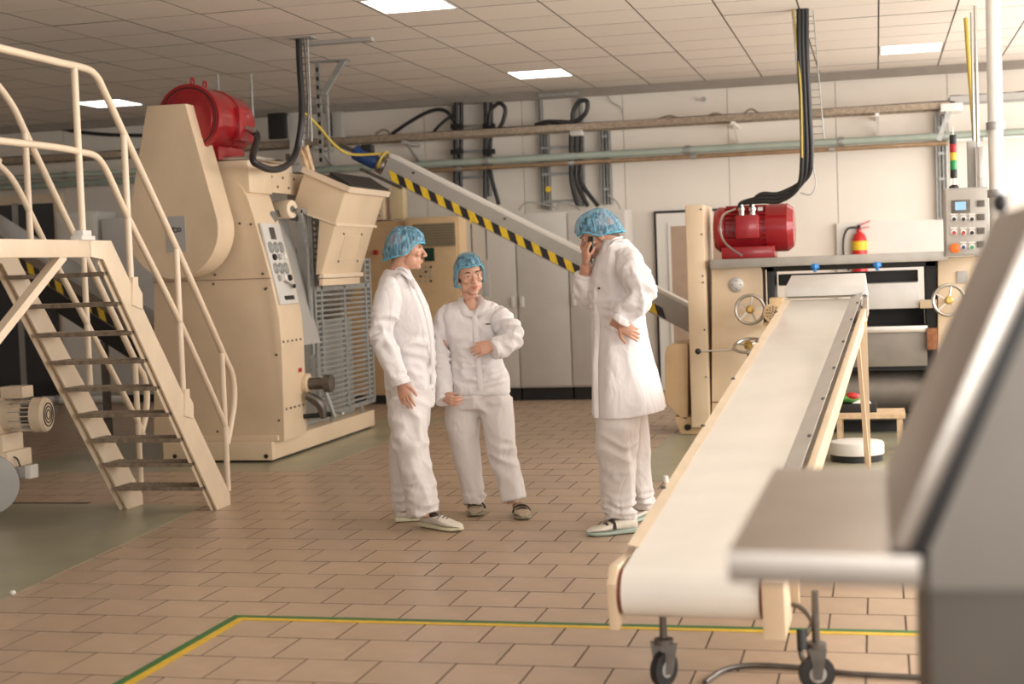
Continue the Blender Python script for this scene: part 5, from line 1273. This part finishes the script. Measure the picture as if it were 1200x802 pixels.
# front placket edge, pocket and hem seam on the near front
def surf_line(root, pts, r, m, name): MB().tube(pts, r, 6, 4).put(name, m, root, angle=80)
MB().tube([P3(484, 327, YM-.135), P3(490, 345, YM-.165), P3(497, 362, YM-.155), P3(504, 392, YM-.12), P3(507, 425, YM-.09), P3(507, 450, YM-.07)], (.010, .004), 8, 4).put('front_placket', COAT, r1, angle=80)
MB().tube([P3(462, 330, YM-.10), P3(470, 320, YM-.09), P3(480, 327, YM-.10), P3(485, 338, YM-.145)], [(.020, .007), (.024, .008), (.026, .008), (.010, .005)], 10, 5).put('collar', COAT, r1, angle=80)
MB().tube([P3(461, 321, YM-.06), P3(466, 314.5, YM-.05), P3(474, 316, YM-.065), P3(480, 325, YM-.09)], [(.010, .007)]*4, 10, 5).put('collar_stand', COAT, r1, angle=80)
sleeve([P3(463, 334, YM-.13), P3(455, 350, YM-.20), P3(449, 388, YM-.23), P3(456, 418, YM-.25), P3(468, 447, YM-.25)], [(.060, .065), (.078, .082), (.072, .072), (.064, .062), (.056, .048)], 0, 'sleeve', r1, COAT, 3, elbow=2)
cuff(r1, P3(469, 448, YM-.25), P3(470, 452, YM-.25)-P3(466, 440, YM-.25), .056, .047, COAT)
sleeve([P3(472, 334, YM+.16), P3(480, 360, YM+.22), P3(486, 395, YM+.22), P3(490, 428, YM+.17), P3(489, 450, YM+.16)], [.055, .07, .062, .052, .045], 0, 'sleeve', r1, COAT, 4, elbow=2)
# trousers
tr = MB()
loft(tr, [sec(482, 476, YM, .155, .132, yb), sec(481, 455, YM, .165, .138, yb), sec(480, 436, YM, .160, .13, yb)], 40, 4)
tr.tube([P3(478, 468, YM-.08), P3(480, 500, YM-.10), P3(486, 540, YM-.13), P3(493, 580, YM-.16), P3(498, 604, YM-.17)], [(.118, .112), (.112, .108), (.100, .096), (.094, .092), (.099, .096)], 32, 5)
tr.tube([P3(484, 468, YM+.08), P3(480, 500, YM+.08), P3(474, 540, YM+.08), P3(474, 575, YM+.08), P3(475, 598, YM+.08)], [(.112, .105), (.106, .102), (.092, .09), (.082, .082), (.080, .082)], 32, 5)
o = remeshed(tr, .009, 3, folds(.011, 6, (1, 1, .55), 5, [(P3(484, 520, YM-.2), .22, .012, Vector((.2, 0, 1)), 45), (P3(494, 590, YM-.2), .16, .014, Vector((0, 0, 1)), 75), (P3(476, 590, YM), .14, .012, Vector((0, 0, 1)), 75), (P3(488, 470, YM-.1), .16, .008, Vector((.7, 0, .7)), 60)]))
o.put('trousers', TROU, r1, angle=80)
sA = at(541, 620, Z=.02); sB = at(492, 615, Z=.02); shoe(r1, (sA.x, sA.y), (sB.x-.0, sB.y+.05), .105, .088, SHOEW, SOLEY, None)
MB().ell((sB.x+.10, sB.y-.03, .075), (.03, .02, .022), 12, 8).put('shoe_tongue', STRAP, r1)
for k in range(3): MB().tube([(sB.x+.13+k*.022, sB.y-.075, .066-k*.005), (sB.x+.14+k*.022, sB.y-.03, .084-k*.006)], .003, 5).put('shoe_lace', STRAP, r1)
sA = at(497, 606, Z=.02); sB = at(461, 609, Z=.02); shoe(r1, (sA.x, sA.y), (sB.x, sB.y+.02), .10, .085, SHOEW, SOLEY, None)

# ---------------------------------------------------------------- woman in the middle
YWm = 8.62
r2 = thing('person', 'person in white workwear and blue hair net, facing the camera, hand on belly', 'person', (at(583, 606, Z=0).x, 8.6, 0))
fw = Vector((.10, -1, 0)).normalized(); yb = math.radians(6)
body = MB(); c = P3(550, 322.5, YWm-.02)
P, rot = head_into(body, c, (.60, -1, -.12), (-.14, 0, 1), 1.03, True)
body.tube([P3(551, 364, YWm+.01), P3(550.5, 348, YWm), P3(549, 330, YWm+.015)], [.062, .047, .050], 16, 3)
# chest seen in the open collar
body.ell(P3(551.5, 359, YWm-.072), (.042, .034, .048), 18, 12)
wr = P3(579, 405, YWm-.175)
hand_into(body, wr, P3(560, 411, YWm-.20)-wr, (0, -1, .25), (.05, -.15, 1), .94, curl=(.25, .3, .35, .4), thumb=(.45, .15), spread=1.0)
body.tube([P3(598, 394, YWm-.07), P3(590, 405, YWm-.13), wr], [.034, .032, .026], 14, 3)
wr2 = P3(520, 466, YWm-.17)
hand_into(body, wr2, P3(531, 471, YWm-.22)-wr2, (.15, -1, -.35), (.2, -.2, 1), .92, curl=(.5, .55, .6, .65), thumb=(.5, .2), spread=.95)
body.tube([P3(517, 380, YWm-.03), P3(516, 425, YWm-.07), wr2], [.045, .038, .026], 14, 3)
body.tube([P3(528, 368, YWm), P3(517, 385, YWm-.03)], [.04, .042], 14)
body.tube([P3(578, 368, YWm), P3(590, 378, YWm-.03), P3(597, 392, YWm-.07)], [.034, .034, .034], 14)
loft(body, [sec(563, 455, YWm, .13, .085, yb), sec(556, 405, YWm, .12, .08, yb), sec(554, 374, YWm, .13, .08, yb), sec(552, 360, YWm, .09, .07, yb)], 24, 4)
body.tube([P3(548, 445, YWm+.01), P3(542, 495, YWm+.01), P3(547, 535, YWm+.01), P3(553, 570, YWm+.01), P3(557, 594, YWm+.01)], [.07, .068, .05, .04, .036], 16, 3)
body.tube([P3(577, 445, YWm-.01), P3(584, 495, YWm-.02), P3(589, 530, YWm-.03), P3(597, 565, YWm-.04), P3(601, 590, YWm-.04)], [.07, .068, .05, .04, .036], 16, 3)
remeshed(body, .0038, 2).put('body', SKINF, r2, angle=80)
face_parts(r2, P, rot, 1.03, SKINF, HAIRB, True)
hair_and_net(r2, P, rot, 1.03, HAIRB, side=-.050, seed=5, lowf=.060, lowb=-.085, big=.98)
jk = MB()
loft(jk, [sec(565, 462, YWm, .172, .130, yb), sec(564, 450, YWm, .182, .138, yb), sec(562, 440, YWm, .178, .135, yb), sec(559, 425, YWm, .160, .122, yb), sec(556, 402, YWm, .160, .122, yb), sec(554, 380, YWm, .185, .128, yb), sec(552, 366, YWm, .198, .108, yb), sec(551, 357.5, YWm+.01, .155, .080, yb), sec(550.5, 353, YWm+.03, .085, .050, yb)], 48, 5)
o = remeshed(jk, .009, 3, folds(.009, 7, (1, 1, 1.1), 8, [(P3(556, 425, YWm-.12), .16, .013, Vector((.1, 0, 1)), 70), (P3(580, 430, YWm-.1), .14, .012, Vector((-.3, 0, 1)), 70)]))
o.put('jacket', COAT, r2, angle=80)
# collar with two points, placket
MB().tube([P3(540, 349, YWm+.0), P3(540, 357, YWm-.08), P3(546, 366, YWm-.125), P3(555, 370, YWm-.130)], [(.018, .006), (.026, .008), (.028, .008), (.008, .004)], 10, 5, ref=Vector((0, 1, .1))).put('collar', COAT, r2, angle=80)
MB().tube([P3(561, 348, YWm+.0), P3(564.5, 356, YWm-.08), P3(563, 365, YWm-.120), P3(556, 370, YWm-.130)], [(.018, .006), (.026, .008), (.028, .008), (.008, .004)], 10, 5, ref=Vector((0, 1, .1))).put('collar', COAT, r2, angle=80)
MB().tube([P3(541, 349, YWm+.02), P3(551, 344, YWm+.06), P3(561, 348, YWm+.02)], (.012, .008), 10, 5).put('collar_stand', COAT, r2, angle=80)
MB().tube([P3(556, 370, YWm-.132), P3(558, 392, YWm-.135), P3(560, 415, YWm-.130), P3(562, 440, YWm-.145), P3(563, 458, YWm-.140)], (.016, .004), 8, 4, ref=Vector((0, 1, 0))).put('front_placket', COAT, r2, angle=80)
MB().tube([P3(549, 397, YWm-.13), P3(557, 398, YWm-.138), P3(560, 399, YWm-.136)], (.0035, .002), 6, 3).put('placket_fold', STITCH, r2) if False else None
MB().box(P3(572, 380, YWm-.128)+Vector((-.012, -.012, -.003)), P3(572, 380, YWm-.128)+Vector((.014, .012, .004))).put('pocket_mark', INK, r2, label='tiny dark print above the chest pocket')
sleeve([P3(530, 365, YWm), P3(520, 377, YWm-.02), P3(515, 415, YWm-.06), P3(518, 445, YWm-.11), P3(521, 466, YWm-.15)], [(.044, .05), (.066, .066), (.062, .062), (.060, .058), (.060, .055)], 0, 'sleeve', r2, COAT, 9, elbow=2)
cuff(r2, P3(521, 468, YWm-.155), P3(525, 471, YWm-.19)-P3(519, 452, YWm-.13), .058, .054, COAT)
sleeve([P3(574, 364, YWm), P3(588, 375, YWm-.03), P3(599, 393, YWm-.07), P3(592, 404, YWm-.13), P3(580, 410, YWm-.17)], [(.046, .05), (.072, .068), (.070, .066), (.066, .062), (.062, .054)], 0, 'sleeve', r2, COAT, 10, elbow=2)
cuff(r2, P3(580, 410, YWm-.17), P3(572, 410, YWm-.2)-P3(592, 404, YWm-.13), .062, .055, COAT)
tr = MB()
loft(tr, [sec(564, 478, YWm, .165, .115, yb), sec(564, 458, YWm, .165, .118, yb), sec(564, 438, YWm, .145, .105, yb)], 40, 4)
tr.tube([P3(545, 468, YWm+.01), P3(542, 495, YWm+.01), P3(547, 535, YWm+.01), P3(553, 570, YWm+.01), P3(557, 590, YWm+.01)], [(.112, .108), (.103, .1), (.082, .082), (.070, .075), (.068, .075)], 32, 5)
tr.tube([P3(580, 468, YWm-.01), P3(584, 495, YWm-.02), P3(589, 530, YWm-.03), P3(597, 565, YWm-.04), P3(602, 586, YWm-.05)], [(.108, .108), (.102, .1), (.088, .085), (.080, .08), (.078, .08)], 32, 5)
o = remeshed(tr, .009, 3, folds(.008, 6, (1, 1, .5), 11, [(P3(563, 470, YWm-.1), .14, .010, Vector((0, 0, 1)), 55), (P3(592, 530, YWm-.1), .14, .010, Vector((.3, 0, 1)), 50), (P3(557, 585, YWm), .11, .010, Vector((0, 0, 1)), 75)]))
o.put('trousers', TROU, r2, angle=80)
MB().tube([P3(526, 449, YWm-.10), P3(545, 452, YWm-.125), P3(564, 452.5, YWm-.135), P3(584, 450, YWm-.125), P3(600, 446, YWm-.09)], (.006, .012), 8, 4).put('waist_fold', COAT, r2, angle=80) if False else None
a = at(557, 601, Z=.02); shoe(r2, (a.x+.01, a.y-.06), (a.x-.02, a.y+.17), .10, .080, SHOEB, SOLEO, STRAP)
a = at(612, 605, Z=.02); shoe(r2, (a.x+.025, a.y-.05), (a.x-.065, a.y+.17), .10, .080, SHOEB, SOLEO, STRAP)

# ---------------------------------------------------------------- man on the phone, in profile facing left
YR = 8.2
r3 = thing('person', 'person in a long white coat, head bowed, holding a phone to the ear', 'person', (at(730, 620, Z=0).x, 8.2, 0))
fw = Vector((-1, -.22, 0)).normalized(); rt = Vector((fw.y, -fw.x, 0)); yb = math.atan2(rt.y, rt.x)
body = MB(); c = P3(700, 276, YR)
P, rot = head_into(body, c, (-1, -.22, -.42), (-.38, -.05, 1), 1.0)
body.tube([P3(724, 300, YR), P3(716, 288, YR), P3(708, 276, YR)], [.078, .062, .060], 16, 3)
# hand at the ear holding the phone (far side arm, seen in front of the face)
wr = P3(686.5, 310, YR-.10)
hand_into(body, wr, P3(685.5, 290, YR-.115)-wr, (-.75, -.6, .1), (1, -.6, .35), .96, curl=(.50, .58, .66, .74), thumb=(.35, .45), spread=.95)
body.tube([P3(685, 341, YR-.02), P3(686, 322, YR-.06), wr], [.036, .036, .027], 14, 3)
body.tube([P3(708, 325, YR+.14), P3(692, 345, YR+.08), P3(685, 342, YR)], [.04, .04, .036], 14, 3)
# near hand on the hip
wr2 = P3(725, 381, YR-.26)
hand_into(body, wr2, P3(742, 390, YR-.245)-wr2, (.05, -1, .15), (-.35, 0, -1), .93, curl=(.30, .36, .42, .48), thumb=(.95, .35), spread=.92)
body.tube([P3(748, 352, YR-.30), P3(734, 368, YR-.29), wr2], [.046, .038, .028], 14, 3)
body.tube([P3(733, 308, YR-.18), P3(752, 345, YR-.27)], [.056, .046], 14)
loft(body, [sec(722, 420, YR, .15, .11, yb), sec(722, 380, YR, .15, .11, yb), sec(724, 330, YR, .17, .11, yb), sec(727, 302, YR, .12, .09, yb)], 24, 4)
body.tube([P3(726, 430, YR-.06), P3(724, 500, YR-.10), P3(724, 540, YR-.11), P3(725, 580, YR-.13), P3(727, 611, YR-.14)], [.08, .075, .06, .045, .04], 16, 3)
body.tube([P3(730, 430, YR+.08), P3(737, 500, YR+.14), P3(744, 540, YR+.18), P3(751, 575, YR+.22), P3(756, 597, YR+.24)], [.08, .07, .055, .045, .04], 16, 3)
remeshed(body, .0038, 2).put('body', SKIN, r3, angle=80)
face_parts(r3, P, rot, 1.0, SKIN, HAIRG)
hair_and_net(r3, P, rot, 1.0, HAIRG, side=-.012, seed=9, lowf=.044, lowb=-.040, big=1.12)
# long coat
ct = MB()
def wv(t, a): return 1+.03*math.sin(a*5+1)*max(0, 1-t*2.2)
loft(ct, [sec(738, 487, YR, .235, .205, yb), sec(737, 470, YR, .232, .200, yb), sec(732, 435, YR, .215, .180, yb), sec(727, 400, YR, .195, .158, yb), sec(724, 365, YR, .182, .145, yb), sec(722, 335, YR, .19, .148, yb), sec(724, 312, YR, .20, .140, yb), sec(724, 298, YR, .185, .115, yb), sec(722, 288, YR, .125, .090, yb), sec(720, 281, YR, .078, .070, yb)], 56, 5, wave=wv)
o = remeshed(ct, .009, 3, folds(.009, 5, (1, 1, .35), 13, [(P3(735, 370, YR-.12), .16, .012, Vector((.5, 0, 1)), 55), (P3(700, 350, YR-.05), .16, .012, Vector((.4, 0, 1)), 50)]))
# slanting hem: lower at the front, and a lapel-like front edge
sl_a = at(699, 495, Y=YR); sl_b = at(777, 479, Y=YR)
for v in o.bm.verts:
    t = (v.co.x-sl_a.x)/(sl_b.x-sl_a.x); zc_ = sl_a.z+(sl_b.z-sl_a.z)*t
    if v.co.z < zc_+.0: v.co.z = zc_ - (zc_-v.co.z)*.05
    elif v.co.z < zc_+.05: pass
o.put('long_coat', COAT, r3, angle=80)
MB().tube([P3(703, 300, YR-.12), P3(699, 320, YR-.14), P3(699, 350, YR-.15), P3(700, 385, YR-.16), P3(698, 430, YR-.17), P3(699, 490, YR-.18)], (.014, .004), 8, 4).put('front_placket', COAT, r3, angle=80)
MB().tube([P3(731, 281, YR-.09), P3(720, 283, YR-.11), P3(709, 295, YR-.125), P3(700, 308, YR-.12), P3(699, 316, YR-.115)], [(.014, .006), (.024, .008), (.026, .009), (.028, .008), (.006, .004)], 10, 5).put('collar', COAT, r3, angle=80)
MB().tube([P3(729, 278, YR-.05), P3(718, 281, YR-.085), P3(708, 292, YR-.09)], [(.012, .008)]*3, 10, 5).put('collar_stand', COAT, r3, angle=80)
MB().lathe([(0, .007), (.006, .007)], P3(702, 338, YR-.165), (0, -1, 0), 10).put('pocket_button', INK, r3)
# near sleeve: shoulder, elbow out behind, forearm back to the hip
sleeve([P3(733, 300, YR-.13), P3(742, 318, YR-.21), P3(750, 342, YR-.27), P3(742, 357, YR-.29), P3(729, 372, YR-.285)], [(.062, .068), (.088, .085), (.080, .076), (.072, .066), (.060, .052)], 0, 'sleeve', r3, COAT, 14, amp=.009, elbow=2)
cuff(r3, P3(728.5, 374, YR-.283), P3(725, 381, YR-.28)-P3(738, 362, YR-.29), .060, .052, COAT)
sleeve([P3(706, 318, YR+.12), P3(697, 338, YR+.08), P3(690, 347, YR+.01), P3(685, 336, YR-.04), P3(684, 325, YR-.06)], [(.06, .06), (.072, .07), (.066, .066), (.058, .056), (.052, .050)], 0, 'sleeve', r3, COAT, 15, elbow=2)
cuff(r3, P3(684.5, 324, YR-.062), P3(686, 315, YR-.08)-P3(684, 336, YR-.04), .052, .05, COAT)
tr = MB()
loft(tr, [sec(730, 470, YR, .15, .125, yb), sec(727, 440, YR, .155, .125, yb), sec(725, 415, YR, .15, .12, yb)], 40, 4)
tr.tube([P3(726, 460, YR-.08), P3(724, 500, YR-.10), P3(724, 540, YR-.11), P3(725, 580, YR-.13), P3(727, 608, YR-.14)], [(.122, .115), (.118, .112), (.107, .104), (.094, .095), (.088, .092)], 32, 5)
tr.tube([P3(732, 460, YR+.10), P3(737, 500, YR+.14), P3(744, 540, YR+.18), P3(751, 575, YR+.22), P3(756, 594, YR+.24)], [(.115, .11), (.108, .105), (.090, .088), (.080, .082), (.074, .08)], 32, 5)
o = remeshed(tr, .009, 3, folds(.010, 5.5, (1, 1, .45), 17, [(P3(727, 598, YR-.15), .14, .016, Vector((0, 0, 1)), 80), (P3(722, 530, YR-.2), .2, .009, Vector((.4, 0, 1)), 40), (P3(756, 586, YR+.2), .12, .013, Vector((0, 0, 1)), 80)]))
o.put('trousers', TROU, r3, angle=80)
a = at(687, 625, Z=.02); b = at(745, 622, Z=.02); shoe(r3, (a.x, a.y), (b.x, b.y+.06), .108, .085, SHOEW, SOLEG, STRAP)
a = at(722, 612, Z=.02); b = at(771, 600, Z=.02); shoe(r3, (a.x+.02, a.y), (b.x, b.y+.02), .104, .085, SHOEW, SOLEG, None)
# phone
pf = (P3(691, 280, YR-.11)-P3(689, 303, YR-.11)).normalized(); pu = Vector((-.80, -.55, .05)); pu = (pu-pf*pu.dot(pf)).normalized(); pr = pf.cross(pu)
ph = P3(691.5, 292, YR-.105)
tag(MB().hull8([ph+pf*a*.07+pr*b*.034+pu*c_*.0045 for c_ in (-1, 1) for a, b in ((-1, -1), (-1, 1), (1, 1), (1, -1))], .003).put('phone', BLACK), 'black phone held to the ear by the man with bowed head', 'phone')
